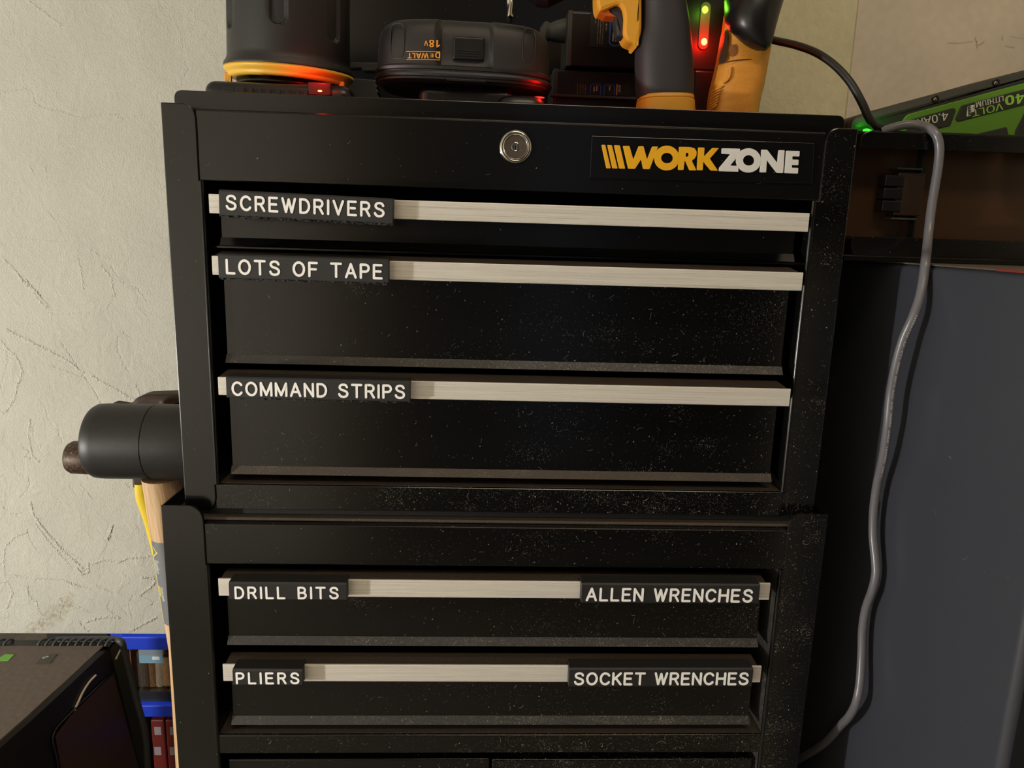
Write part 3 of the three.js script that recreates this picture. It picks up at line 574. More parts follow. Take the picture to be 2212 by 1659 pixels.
drawerLabel('LOTS OF TAPE', 'black label reading LOTS OF TAPE on an aluminium pull', [[471.5, 550.7, 600], [840, 561, 613], 550], [488.3, 826.7, 558.8, 592.6, 570.5], .016, .011, 90);
drawerLabel('COMMAND STRIPS', 'black label reading COMMAND STRIPS on an aluminium pull', [[488.5, 815, 860], [886.5, 826, 868], 808.5], [501, 875.6, 823.5, 855, 831], .016, .011, 60);
drawerLabel('DRILL BITS', 'short black label reading DRILL BITS', [[494.5, 1260, 1294.5], [749.5, 1261.4, 1297], 1241], [507.4, 732, 1266.6, 1293.7, 1267.4], .018, .013, 0);
drawerLabel('PLIERS', 'shortest black label, reading PLIERS', [[502.5, 1448, 1480], [653.4, 1448.7, 1481], 1423], [510, 647, 1452, 1477.8, 1452], .018, .013, 0);
drawerLabel('ALLEN WRENCHES', 'long black label reading ALLEN WRENCHES', [[1256, 1262.7, 1302], [1641.5, 1264, 1304.4], 1245], [1265, 1628, 1269, 1298.5, 1272.5], .018, .013, 0);
drawerLabel('SOCKET WRENCHES', 'long black label reading SOCKET WRENCHES', [[1229, 1446, 1484], [1627, 1446, 1483], 1428.5], [1239, 1619, 1452, 1480, 1452], .018, .013, 0);

// ---------------------------------------------------------------- things in the chest's top tray
const TRAYTOP = 1.0445;
// left charger with its battery
{
  const x0 = -.2320, x1 = -.1225, zf = -.032, zb = -.135, yt = 1.0728;
  const t = thing('battery_charger', 'low black charger with vent slots and a glowing red light, yellow-collared battery on it', 'charger', V3((x0 + x1) / 2, TRAYTOP, (zf + zb) / 2));
  part(t, 'housing', box(x0, x1, TRAYTOP, yt, zb, zf, .008), M.plasticSmooth);
  const a = at(486, 190, zf + .001), b = at(660, 200, zf + .001);
  part(t, 'vent_recess', box(a.x, b.x, TRAYTOP + .008, yt - .0055, zf - .002, zf + .0004, .0008), M.black);
  for (const u of [494, 517, 541, 561, 580, 600, 621, 643, 660]) { const p = at(u, 190, zf + .001); part(t, 'vent_rib', box(p.x - (u < 530 ? .004 : .0016), p.x + (u < 530 ? .004 : .0016), TRAYTOP + .007, yt - .005, zf - .002, zf + .0012, .0005), M.plasticSmooth); }
  const c = at(691, 190, zf), w = part(t, 'light_window', box(c.x - .0085, c.x + .0085, yt - .0090, yt + .0004, zf - .004, zf + .0012, .001), M.redGlass, 'clear red light window');
  const l = at(691, 196.5, zf + .0016), g = new THREE.SphereGeometry(.0009, 12, 8); g.scale(1.9, .8, .6); g.translate(l.x, l.y, zf + .0014);
  part(w, 'red_light', g, M.redLedHot);
  const pl = new THREE.PointLight(0xff1208, .0030, 0, 2); pl.position.set(l.x, yt + .004, zf + .010); pl.castShadow = true; pl.shadow.radius = .1; scene.add(pl);

  // battery: round black body with finger grooves, flared skirt and yellow collar, tipped like the photograph's
  const cx = -.1815, cz = -.088, ra = .0475, base = V3(cx, yt, cz), tilt = -.035;
  const bt = thing('battery_pack', 'tall round black battery pack with grooves and a yellow collar', 'battery', base.clone());
  const swing = (g) => { g.translate(-base.x, -base.y, -base.z); g.rotateZ(tilt); g.rotateX(.05); g.translate(base.x, base.y, base.z); return g; };
  const grooves = [[-2.53, 1.1137], [-1.51, 1.1161], [-.56, 1.1100], [.10, 1.1050], [.8, 1.12], [1.6, 1.12], [2.5, 1.12]];
  const rings = [], N = 168;
  const prof = [[1.0895, .0500], [1.0905, .0505], [1.0925, .0500], [1.0945, .0486], [1.0965, .0479]];
  for (let y = 1.0985; y < 1.172; y += .0012) prof.push([y, .0476 - (y - 1.0985) * .012]);
  prof.push([1.178, .045], [1.182, .041], [1.184, .035]);
  for (const [y, r] of prof) {
    const ring = [];
    for (let i = 0; i < N; i++) {
      const th = -Math.PI + i / N * 2 * Math.PI; let d = 0;
      for (const [g, gy] of grooves) { let q = Math.abs(th - g); q = Math.min(q, 2 * Math.PI - q); const half = .15, end = y < gy + half * .0476 ? Math.hypot(q, (gy + half * .0476 - y) / .0476) : q; d = Math.max(d, 1 - smooth(half - .045, half, end)); }
      const R = r - .0026 * d;
      ring.push(V3(cx + R * Math.cos(th), y, cz - R * Math.sin(th)));
    }
    rings.push(ring);
  }
  part(bt, 'body', swing(loft(rings, true, .5)), M.plastic);
  const lat = (pts) => { const g = new THREE.LatheGeometry(pts.map(([r, y]) => V2(r, y)), 96); g.translate(cx, 0, cz); return swing(g); };
  part(bt, 'collar', lat([[.040, 1.0895], [.0505, 1.0895], [.0503, 1.0875], [.0485, 1.0856], [.0470, 1.0848], [.0472, 1.0838], [.0468, 1.0818], [.044, 1.0812], [.040, 1.0815]]), M.yellowPale, 'yellow plastic collar');
  part(bt, 'stem', lat([[0, yt + .0002], [.041, yt + .0002], [.041, 1.0835], [0, 1.0835]]), M.plasticSmooth);
  part(bt, 'collar_tab', [swing(box(cx - .0425, cx - .0405, yt + .001, 1.083, cz + .018, cz + .0205)), swing(box(cx - .0480, cx - .0440, 1.0785, 1.0845, cz + .006, cz + .014, .0008)), swing(box(cx + .0425, cx + .0465, yt + .002, 1.084, cz + .012, cz + .018, .0008))], M.yellow);
}
// second charger and the wide battery upside down on it
const bx = -.0405, bz = -.088;
{
  const zf = -.045, t = thing('battery_charger', 'small black charger under the wide upside-down battery', 'charger', V3(bx, TRAYTOP, -.09));
  part(t, 'housing', box(-.0745, -.0005, TRAYTOP, 1.0790, -.135, zf - .008, .007), M.plasticSmooth);
  const a = at(1070, 215, zf), b = at(1180, 215, zf);
  const h = part(t, 'light_hood', loft([[1.046, 0], [1.0655, 0], [1.0690, .002], [1.0712, .006], [1.0718, .011]].map(([y, i]) => flatRing(V3(a.x + i, y, -.055), V3(b.x - i * .8, y, -.055), .016 - i * .6, 3))), M.plasticSmooth);
  const lp = V3(b.x - .001, 1.0735, -.058), g = new THREE.SphereGeometry(.0016, 12, 8); g.scale(2.6, .4, 1); g.translate(lp.x - .004, 1.0722, -.052);
  part(h, 'red_light', g, M.redLed);
  const pl = new THREE.PointLight(0xff1006, .0024, 0, 2); pl.position.set(lp.x + .002, 1.0765, -.048); pl.castShadow = true; pl.shadow.radius = .08; scene.add(pl);

  const half = .0715, deep = .045, n = 3.2, base = V3(bx, 1.0792, bz);
  const bt = thing('battery_pack', 'wide black battery pack standing upside down with yellow lettering', 'battery', base.clone());
  const swing = (g) => { g.translate(-base.x, -base.y, -base.z); g.rotateZ(-.012); g.translate(base.x, base.y, base.z); return g; };
  const notch = (x) => 1 - smooth(.0185, .0215, Math.abs(x - .0005));     // the flat with the latch, in the middle of the front
  const ringAt = (y, s, dz = 0, cut = 0) => { const out = [], K = 180; for (let i = 0; i < K; i++) { const [c, q] = sup(-i / K * 2 * Math.PI, n), X = half * s * c; let Z = deep * s * q + dz; if (q > 0) Z -= cut * notch(X); out.push(V3(bx + X, y, bz + Z)); } return out; };
  const prof = [[1.0792, .90, 0], [1.0815, .955, 0], [1.0830, .955, 0], [1.0834, .985, 0], [1.0850, 1.0, 0], [1.0868, .985, 0], [1.0872, .965, 0], [1.0880, .965, 0], [1.0885, .985, .0], [1.0905, .992, .0], [1.0920, .97, .003], [1.096, .965, .004], [1.106, .96, .004], [1.114, .95, .004], [1.1185, .93, .004], [1.1225, .89, .004], [1.1250, .83, .0035], [1.1262, .74, .002], [1.1266, .6, 0]];
  part(bt, 'body', swing(loft(prof.map(([y, s, c]) => ringAt(y, s, 0, c)), true, .45)), M.plastic);
  const zAt = (x, s = .958) => { const k = Math.abs(x) / (half * s); return bz + deep * s * Math.max(0, 1 - k ** n) ** (1 / n); };
  const bend = (g, lift) => { const p = g.attributes.position; for (let i = 0; i < p.count; i++) p.setZ(i, zAt(p.getX(i) - bx) + lift + p.getZ(i)); g.computeVertexNormals(); return g; };
  // lettering, upside down
  const put = (s, f, u0, v0, u1, v1) => { const A = at(u0, v0, -.045), B = at(u1, v1, -.045), g = word(s, f, B.x - A.x, A.y - B.y, .0004); g.rotateZ(Math.PI); g.translate(B.x, A.y, 0); return bend(g, .0004); };
  const bar = (u0, v0, u1, v1) => { const A = at(u0, v0, -.045), B = at(u1, v1, -.045), g = new THREE.BoxGeometry(B.x - A.x, A.y - B.y, .0004, 12, 1, 1); g.translate((A.x + B.x) / 2, (A.y + B.y) / 2, 0); return bend(g, .0004); };
  part(bt, 'lettering', [put('18', font, 927, 86, 951, 103), put('V', font, 916, 88, 925, 99), put('D', font, 940, 113, 951, 126.5), put('E', font, 929.5, 116, 936.5, 124), put('WALT', font, 880, 113, 926, 126.5), bar(877, 127.5, 951, 129.2), bar(877, 110, 951, 111.6)], std({ color: 0xd8922a, roughness: .6 }), 'yellow printed lettering');
  const b0 = at(977, 73, -.04), b1 = at(1045, 127, -.04), zl = zAt(0) - .0042;
  const latch = part(bt, 'latch', swing(box(b0.x, b1.x, b1.y, b0.y, zl - .004, zl + .0032, .0016)), M.plasticSmooth);
  for (const v of [103.5, 109, 114.5, 120]) { const q = at(985, v, -.04), e = at(1036, v, -.04); part(latch, 'latch_rib', swing(box(q.x, e.x, q.y - .0005, q.y + .0005, zl + .003, zl + .0037)), M.black); }
  part(bt, 'latch_mouth', swing(box(b0.x + .001, b1.x - .001, 1.0835, 1.0905, zAt(0) - .004, zAt(0) + .0006, .0006)), M.black);
  part(bt, 'latch_rail', swing(box(b0.x - .004, b1.x + .002, 1.0800, 1.0822, zAt(0) - .006, zAt(0) + .0008, .0006)), M.plasticSmooth);
  for (const [u, w] of [[860, 15], [1143, 14]]) {            // finger grooves: a raised oval rim
    const p = at(u, 88, -.055), pts = []; for (let i = 0; i < 40; i++) { const [c, q] = sup(i / 40 * 2 * Math.PI, 3.4); const x = p.x + c * w * .00036, y = 1.1085 + q * .0125; pts.push(V3(x, y, zAt(x - bx) + .0001)); }
    part(bt, 'finger_groove', new THREE.TubeGeometry(new THREE.CatmullRomCurve3(pts, true), 80, .0005, 6, true), M.plastic);
  }
}
// the grey-green clamp between the two batteries
{
  const z = -.15, t = thing('cable_clamp', 'grey-green toothed plastic clamp lying between the two batteries', 'clamp', V3(at(785, 200, z).x, TRAYTOP, z));
  const q = (u, v) => { const p = at(u, v, z); return [p.x, p.y]; };
  const low = at(757, 210, z), pts = [q(755, 168), q(808, 172), q(813, 176), q(810, 181), q(816, 186), q(812, 192), q(819, 198), q(814, 203), q(818, 209), [q(818, 209)[0], TRAYTOP], [low.x, TRAYTOP]];
  part(t, 'block', slab(shapeOf(roundedPts(pts, .001, 2)), z, .02, .0008), M.plasticGrey);
  part(t, 'bar', slab(shapeOf(roundedPts([q(748, 133), q(815, 134), q(815, 152), q(782, 152), q(780, 145), q(748, 147)], .0008, 2)), z - .002, .012, .0006), M.plasticGrey);
  part(t, 'post', box(low.x + .004, low.x + .010, TRAYTOP, 1.1, z - .014, z - .008), M.black);
}
// drill bit on the lid
{
  const z = -.268, foot = at(1103, 43, z), top = at(1098, -120, z), t = thing('drill_bit', 'bright steel twist drill bit hanging point down on the open lid', 'drill bit', foot.clone());
  const rings = []; const L = top.y - foot.y;
  for (let i = 0; i <= 90; i++) { const k = i / 90, r = .0036 * smooth(-.01, .05, k), ring = []; for (let j = 0; j < 16; j++) { const th = j / 16 * 2 * Math.PI, R = r * (.62 + .38 * Math.abs(Math.cos(th + k * 11))); ring.push(V3(foot.x + (top.x - foot.x) * k + R * Math.cos(th), foot.y + L * k, z + R * Math.sin(th))); } rings.push(ring); }
  part(t, 'fluted_shaft', loft(rings, true, 1), M.chrome);
  part(t, 'magnet', box(top.x - .02, top.x + .02, top.y - .008, top.y + .008, -.2755, z + .001, .002), M.plasticSmooth);
}
// the two printed black chargers behind
const printed = (name, w, h, draw) => canvasTexture(w, h, (g) => { g.fillStyle = '#0a0908'; g.fillRect(0, 0, w, h); draw(g); });
function chargerBox(label, u0, v0, u1, v1, z, yFoot, map, rect) {
  const A = at(u0, v0, z), B = at(u1, v1, z), t = thing('battery_charger', label, 'charger', V3((A.x + B.x) / 2, yFoot, z - .03));
  part(t, 'housing', box(A.x, B.x, yFoot, A.y, z - .055, z, .0025), M.plasticSmooth);
  part(t, 'edge_strip', box(A.x - .0002, A.x + .0042, yFoot, A.y, z - .05, z + .0012, .001), M.plasticGrey);
  const p = at(rect[0], rect[1], z), q = at(rect[2], rect[3], z), g = new THREE.BoxGeometry(q.x - p.x, p.y - q.y, .0004);
  g.translate((p.x + q.x) / 2, (p.y + q.y) / 2, z + .0003);
  part(t, 'printed_label', g, std({ map, roughness: .5 }), 'printed label with blue outlines');
  return t;
}
const roundRect = (g, x, y, w, h, r) => { g.beginPath(); g.moveTo(x + r, y); g.arcTo(x + w, y, x + w, y + h, r); g.arcTo(x + w, y + h, x, y + h, r); g.arcTo(x, y + h, x, y, r); g.arcTo(x, y, x + w, y, r); g.closePath(); g.stroke(); };
const lines = (g, x, y0, y1, w, c) => { g.fillStyle = c; for (let y = y0; y < y1; y += 7 + rnd() * 12) g.fillRect(x, y, w, 5 + rnd() * 8); };
{
  const upper = printed('u', 700, 760, (g) => {
    for (const [x, a, b] of [[70, 60, 240], [110, 60, 700], [145, 60, 670], [180, 90, 690], [220, 240, 400]]) lines(g, x, a, b, x === 220 ? 22 : 9, '#8d877c');
    g.strokeStyle = '#2a66c8'; g.lineWidth = 18; roundRect(g, 285, -80, 165, 790, 80); roundRect(g, 490, -80, 165, 790, 80);
    for (const [x, a, b] of [[325, 0, 230], [365, 0, 160], [325, 430, 620], [365, 430, 620], [560, 500, 640]]) { g.fillStyle = '#a09890'; g.fillRect(x, a, 20, b - a); }
    g.fillStyle = '#b98a2c'; g.fillRect(415, 260, 14, 150);
  });
  const lower = printed('l', 900, 300, (g) => {
    for (const x of [40, 85, 125, 165]) lines(g, x, 40, 300, 9, '#8d877c');
    g.strokeStyle = '#2c52b4'; g.lineWidth = 14; roundRect(g, 250, 20, 165, 500, 70); roundRect(g, 470, 20, 165, 500, 70);
    for (const [x, c, r] of [[310, '#54666c', 12], [352, '#d8512c', 15], [557, '#d8512c', 15]]) { g.fillStyle = c; g.beginPath(); g.arc(x, 72, r, 0, 7); g.fill(); }
    g.fillStyle = '#a09890'; for (const [x, h] of [[300, 130], [342, 110], [547, 80]]) g.fillRect(x, 95, 20, h);
    g.fillStyle = '#d07a30'; g.fillRect(665, 8, 18, 300);
    g.save(); g.translate(698, 28); g.rotate(Math.PI / 2); g.fillStyle = '#b5ada2'; g.font = 'bold 46px sans-serif'; g.fillText('BATTERY', 0, 0); g.restore();
  });
  const low = at(1300, 212, -.155);
  const c2 = chargerBox('black boxy charger with printed label lying under the other printed one', 1196, 148, 1384, 210, -.155, TRAYTOP, lower, [1242, 178, 1362, 207.5]);
  part(c2, 'flange', box(at(1190, 208, -.15).x, at(1386, 208, -.15).x, low.y - .0012, low.y + .0012, -.155, -.149, .0005), M.plasticGrey);
  const up = at(1300, 141, -.152);
  const c1 = chargerBox('black boxy charger with blue-outlined label, on top of the other printed one', 1228, 22, 1384, 141, -.152, at(1300, 148, -.155).y, upper, [1276, 25, 1378, 106]);
  const P = (u, v) => at(u, v, -.17), rr = [[1166, 70, 9], [1172, 70, 17], [1178, 70, 22], [1183, 69, 19], [1188, 69, 17], [1200, 68, 21], [1215, 67, 24], [1222, 67, 24], [1223, 67, 18], [1232, 67, 18]].map(([u, v, r]) => { const c = P(u, v), R = r * .00044, ring = []; for (let i = 0; i < 24; i++) { const a = i / 24 * 2 * Math.PI; ring.push(V3(c.x, c.y + R * Math.cos(a), c.z + R * .7 * Math.sin(a))); } return ring; });
  part(c1, 'plug', loft(rr, true, .5), M.plasticGrey, 'grey cord grommet');
}
// the charger with the two lights
{
  const z = -.1, A = at(1474, -30, z), B = at(1574, 158, z), t = thing('battery_charger', 'upright black charger with a green and a red light in a pale strip', 'charger', V3((A.x + B.x) / 2, TRAYTOP, z - .02));
  part(t, 'housing', box(A.x, B.x, at(1520, 156, z).y, 1.185, z - .04, z, .003), M.black);
  const a = at(1492, 235, z), b = at(1541, 235, z);
  part(t, 'foot', box(a.x, b.x, TRAYTOP, at(1520, 156, z).y + .001, z - .035, z + .003, .002), M.plasticSmooth);
  const g1 = at(1522, 22, z), r1 = at(1520, 91, z), w = .0042;
  const strip = new THREE.Shape(); const yA = g1.y + .002, yB = r1.y - .002;
  strip.absarc((g1.x + r1.x) / 2, yA, w, 0, Math.PI); strip.absarc((g1.x + r1.x) / 2, yB, w, Math.PI, Math.PI * 2); strip.closePath();
  const s = part(t, 'light_strip', slab(strip, z + .0012, .0016, .0004), std({ color: 0x5c5856, roughness: .5 }), 'pale grey strip between the lights');
  const dot = (p, m, name) => { const g = new THREE.SphereGeometry(.0026, 20, 12); g.scale(1, 1.12, .4); g.translate(p.x, p.y, z + .0014); part(s, name, g, m); };
  dot(g1, M.greenLed, 'green_light'); dot(r1, M.redLedHot, 'red_light');
  for (const [p, c, k] of [[g1, 0x86ff30, .0006], [r1, 0xff1408, .0042]]) { const l = new THREE.PointLight(c, k, 0, 2); l.position.set(p.x, p.y, z + .014); l.castShadow = true; l.shadow.radius = .12; scene.add(l); }
}
// the grey-handled tool
{
  const z = -.062, rows = (r, b, n) => loft(r.map(([v, l, rr, k = 1]) => flatRing(at(l, v, z), at(rr, v, z), b * k, n)), true, .5);
  const t = thing('cordless_drill', 'cordless drill with a dark grey grip on a yellow foot', 'drill', V3(at(1437, 230, z).x, TRAYTOP, z));
  part(t, 'grip', rows([[-130, 1384, 1464], [-40, 1386, 1470], [0, 1386, 1477], [30, 1386, 1482], [65, 1385, 1487.5], [85, 1379, 1489.5], [105, 1374, 1491.5], [130, 1373, 1493.5], [160, 1373.5, 1495], [190, 1374.5, 1495], [212, 1377, 1494]], .02, 2.7), M.gripGrey);
  part(t, 'seam', tube([[1464, 0], [1469, 40], [1474, 80], [1478, 120], [1479.5, 160], [1479.5, 208]].map(([u, v]) => at(u, v, z + .0163)), .0005, 24, 6), M.black);
  part(t, 'foot', rows([[208, 1385, 1490, .9], [210, 1380, 1494, 1], [217, 1378, 1495, 1.04], [219, 1379.5, 1494, 1.02], [221, 1377.5, 1495.5, 1.06], [250, 1376, 1497, 1.1], [296, 1375, 1498, 1.12]], .0205, 2.9), M.yellow, 'yellow plastic foot');
  const q = (u, v) => { const p = at(u, v, z + .012); return [p.x, p.y]; };
  const guard = [q(1289, -40), q(1289.5, 0), q(1291, 14.5), q(1296, 24), q(1304, 22), q(1316, 17), q(1331, 10), q(1339, 9.4), q(1346, 19), q(1349, 36), q(1348, 55), q(1347, 72), q(1353, 86), q(1361, 91), q(1368, 93), q(1372, 97), q(1375.5, 104), q(1381, 88), q(1386, 70), q(1387, 55), q(1387, 0), q(1387, -40)];
  part(t, 'trigger_guard', slab(shapeOf(roundedPts(guard, .004, 5)), z + .012, .024, .0022), M.yellow, 'yellow trigger guard');
  part(t, 'guard_lip', slab(shapeOf([q(1296, 22), q(1318, 16), q(1322, 24), q(1334, 33), q(1310, 31)]), z + .008, .016, .001), std({ color: 0xb8540e, roughness: .5 }));
  part(t, 'trigger', slab(shapeOf(roundedPts([q(1316, 14), q(1345, 6), q(1352, 40), q(1351, 78), q(1336, 74), q(1333, 52), q(1331, 30)], .001, 2)), z + .007, .014, .0015), M.gripGrey);
  // barrel, above the picture's edge
  const slope = .5, axis = (x, r) => Array.from({ length: 40 }, (_, i) => { const a = i / 40 * 6.2832, c = r * Math.cos(a); return V3(x - c * .42, 1.172 + (x - .045) * slope + c * .9, z + r * Math.sin(a)); });
  part(t, 'barrel', loft([[.046, .014], [.050, .022], [.062, .026], [.085, .0275], [.130, .0275], [.134, .0265]].map(([x, r]) => axis(x, r)), true, .5), M.yellow);
  part(t, 'motor_cap', loft([[.1335, .0262], [.150, .0262], [.160, .023], [.164, .014]].map(([x, r]) => axis(x, r)), true, .5), M.gripGrey);
  const ch = [[.048, .012], [.044, .017], [.034, .0195], [.016, .0195], [.009, .015], [.004, .006]].map(([x, r]) => axis(x, r));
  part(t, 'chuck', loft(ch, true, .5), M.plasticSmooth);
}
// the yellow-handled tool with the black head
{
  const z = -.06, t = thing('cordless_torch', 'cordless torch with a worn yellow handle and round black head', 'torch', V3(at(1583, 240, z).x, TRAYTOP, z));
  const HR = [[28, 1569, 1668], [60, 1565, 1663], [85, 1560, 1661], [107, 1556, 1659], [133, 1551, 1654], [139, 1550, 1653], [163, 1544, 1649], [179, 1540, 1646], [186, 1538, 1645], [212, 1533, 1638], [228, 1531.5, 1635], [245, 1530, 1632], [300, 1527, 1626]];
  const side = (v, k) => { let i = 0; while (i < HR.length - 2 && HR[i + 1][0] < v) i++; const t0 = (v - HR[i][0]) / (HR[i + 1][0] - HR[i][0]); return HR[i][k] + (HR[i + 1][k] - HR[i][k]) * t0; };
  const on = (u, v, lift = 0) => { const l = side(v, 1), r = side(v, 2), k = Math.min(.999, Math.abs((u - (l + r) / 2) / ((r - l) / 2))); return at(u, v, z + .0185 * (1 - k ** 2.9) ** (1 / 2.9) + lift); };
  const worn = std({ map: canvasTexture(512, 512, (g, w, h) => { const im = g.createImageData(w, h); for (let y = 0; y < h; y++) for (let x = 0; x < w; x++) { const k = 1 + .04 * noise2(x / 90, y / 60) + .025 * noiseB(x / 11, y / 16), i = (y * w + x) * 4; im.data[i] = 204 * k; im.data[i + 1] = 136 * k; im.data[i + 2] = 44 * k; im.data[i + 3] = 255; } g.putImageData(im, 0, 0); }), roughness: .55 });
  part(t, 'handle', loft(HR.map(([v, l, r]) => flatRing(at(l, v, z), at(r, v, z), .0185, 2.9, 60)), true, .5), worn, 'worn yellow handle');
  part(t, 'seam', [tube([[1552, 138.5], [1564, 135.5], [1580, 132], [1600, 129.5], [1620, 128.5], [1638, 130], [1651, 133]].map(([u, v]) => on(u, v)), .0005, 40, 6), tube([[1631, 130], [1627, 160], [1622, 185], [1617, 212], [1611, 240]].map(([u, v]) => on(u, v)), .00045, 30, 6)], std({ color: 0x5a340e, roughness: .7 }));
  const hole = Array.from({ length: 24 }, (_, i) => on(1582.5 + 8 * Math.cos(i / 24 * 6.2832), 109 + 12.5 * Math.sin(i / 24 * 6.2832), .0003)), hb = hole.map((p) => p.clone().add(V3(0, 0, -.001)));
  part(t, 'eyelet', loft([hb, hole], true, .5), std({ color: 0x7a4712, roughness: .6 }), 'dark oval eyelet');
  const pad = [[1567, 64], [1572, 74], [1571.5, 100], [1567, 128], [1564, 133], [1553, 137.5], [1553, 128], [1558, 95], [1562, 75]], pr = pad.map(([u, v]) => on(u, v, .0008)), pb = pad.map(([u, v]) => on(u, v, -.002));
  part(t, 'side_pad', loft([pb, pr], true, .5), std({ color: 0x35210f, roughness: .6 }), 'dark ribbed pad');
  for (let i = 0; i < 7; i++) part(t, 'grip_ridge', tube([on(1537 - i * .6, 200 + i * 6.4, -.0002), on(1547 - i * .8, 193 + i * 6.4, 0), on(1559 - i * 1.6, 188 + i * 6.2, -.0003)], .0007, 8, 8), worn);
  part(t, 'thumb_ridge', tube([on(1578, 146, -.0006), on(1577, 156, -.0002), on(1575, 166, .0002), on(1570, 173, .0002), on(1562, 178, -.0004)], .0013, 20, 10), worn);
  const hz = -.056;
  part(t, 'head', loft([[-60, 1575, 1716, .034, hz], [-34, 1574, 1712, .033, hz], [-6, 1571.5, 1692, .03, hz], [0, 1571.5, 1689, .029, hz], [10, 1571, 1684, .028, -.054], [25, 1570, 1680.5, .025, -.050], [41, 1570, 1677, .021, -.046], [60, 1578, 1672.5, .017, -.042], [73, 1588, 1670, .014, -.0405], [86, 1600, 1667, .0115, -.0395], [96, 1612, 1664, .0095, -.039], [103, 1624, 1661, .008, -.0387], [107.5, 1637, 1656, .006, -.0385]].map(([v, l, r, b, zz]) => flatRing(at(l, v, zz), at(r, v, zz), b, 2.2, 60)), true, .8), M.plasticSmooth, 'round black head');
}

// ---------------------------------------------------------------- to the right: dark fridge-like cabinet, black steel drawer frame, green battery, cords
const FX = .31;
const panelGrey = paintOf(dustMap('#3e4048', '170,170,170', 90, 4, .3), { roughness: .3, ior: 1.5 });
{
  const t = thing('fridge', 'dark blue-grey appliance cabinet standing right of the tool cabinet', 'fridge', V3(.55, FLOOR, -.05));
  const yT = .9538, zF = .161;
  part(t, 'body', metreUV(box(FX, .80, FLOOR, yT, -.285, zF, .006)), panelGrey);
  part(t, 'top_board', metreUV(box(FX + .0008, .80, yT - .0002, yT + .0006, -.28, zF - .003)), paintOf(dustMap('#5a5046', '150,136,116', 5000, 120, .2, 200), { roughness: .7 }), 'dusty top surface');
  part(t, 'red_tape', box(FX + .0004, FX + .0016, yT - .0006, yT + .0008, .085, zF - .004), std({ color: 0x7a2a22, roughness: .6 }), 'red edge strip');
  part(t, 'door_seal', box(FX + .006, .79, FLOOR + .04, yT - .01, zF - .002, zF + .016), M.black);
  part(t, 'door', box(FX + .001, .80, FLOOR + .03, yT, zF + .015, zF + .06, .006), std({ color: 0x9a917f, roughness: .6 }));
}
const SX = .2665, SZ = -.03, SY0 = .9548, SY1 = 1.0532;
{
  const t = thing('steel_drawer_frame', 'black steel open frame with holed rails on the dark cabinet', 'metal frame', V3(.5, SY0, -.15));
  const rail = (y0, y1, z, hole, cut) => {
    const s = new THREE.Shape(), r = .008, x0 = SX + (cut > 0 ? .001 : .0035);
    if (cut > 0) { s.moveTo(x0, y0); s.lineTo(x0, y1 - r); s.quadraticCurveTo(x0, y1, x0 + r, y1); s.lineTo(.8, y1); s.lineTo(.8, y0); } else { s.moveTo(x0, y1); s.lineTo(x0, y0 + r); s.quadraticCurveTo(x0, y0, x0 + r, y0); s.lineTo(.8, y0); s.lineTo(.8, y1); }
    s.closePath();
    for (const [u, v, rr] of hole) { const p = at(u, v, z), h = new THREE.Path(); h.absarc(p.x, p.y, rr, 0, 6.2832); s.holes.push(h); }
    return metreUV(slab(s, z, .002, .0005));
  };
  const yA = at(1950, 322, SZ).y, yB = at(1950, 513, SZ).y;
  part(t, 'rail', rail(yA, SY1, SZ, [[1957, 302, .0034]], 1), M.paintDusty);
  part(t, 'rail', rail(SY0 + .004, yB, SZ, [[1924.5, 533, .0032]], -1), M.paintDusty);
  part(t, 'rail_flange', [box(SX + .003, .8, SY1 - .0012, SY1, -.27, SZ - .001), box(SX + .003, .8, yB - .0012, yB, -.055, SZ - .001)].map((g) => metreUV(g)), M.paintShelf);
  part(t, 'upright', [box(SX + .001, SX + .0025, SY0, SY1 - .002, -.27, -.0525), box(.798, .8, SY0, SY1 - .002, -.27, SZ - .003), box(SX + .001, .8, SY0, SY0 + .003, -.27, SZ - .004)], M.paint);
  const a = at(1991, 400, -.055);
  part(t, 'inner_panel', metreUV(box(SX + .003, .798, SY0 + .004, SY1 - .002, -.060, -.0565)), phys({ color: 0x3e2816, roughness: .3, ior: 1.5 }), 'glossy black inner panel with a brown reflection put into its colour');  // brown colour stands in for warm reflections in the black panel
  const p0 = at(1991, 335, -.05), p1 = at(2052, 500, -.05);
  part(t, 'inner_step', box(p0.x, p0.x + .0015, SY0 + .006, SY1 - .004, -.0565, -.048), M.paint);
  // the catch
  const q = (u, v, z = -.045) => at(u, v, z);
  const c0 = q(1912, 377), c1 = q(1944, 460), d0 = q(1942, 372), d1 = q(1988, 467);
  const catchP = part(t, 'catch', box(d0.x, d1.x, d1.y, d0.y, -.0565, -.045, .001), std({ color: 0x2b1a0e, roughness: .45 }), 'small spring catch');
  part(catchP, 'catch_roller', [0, 1, 2].map((i) => box(c0.x, c1.x, c1.y + (c0.y - c1.y) * i / 3 + .0008, c1.y + (c0.y - c1.y) * (i + 1) / 3 - .0004, -.055, -.0435, .001)), M.plasticSmooth);
  const e0 = q(1936, 362), e1 = q(1990, 368), f0 = q(1922, 470), f1 = q(1976, 476);
  part(catchP, 'catch_plate', [box(e0.x, e1.x, e1.y, e0.y, -.056, -.0425, .0004), box(f0.x, f1.x, f1.y, f0.y, -.056, -.0425, .0004)], M.plasticGrey);
}
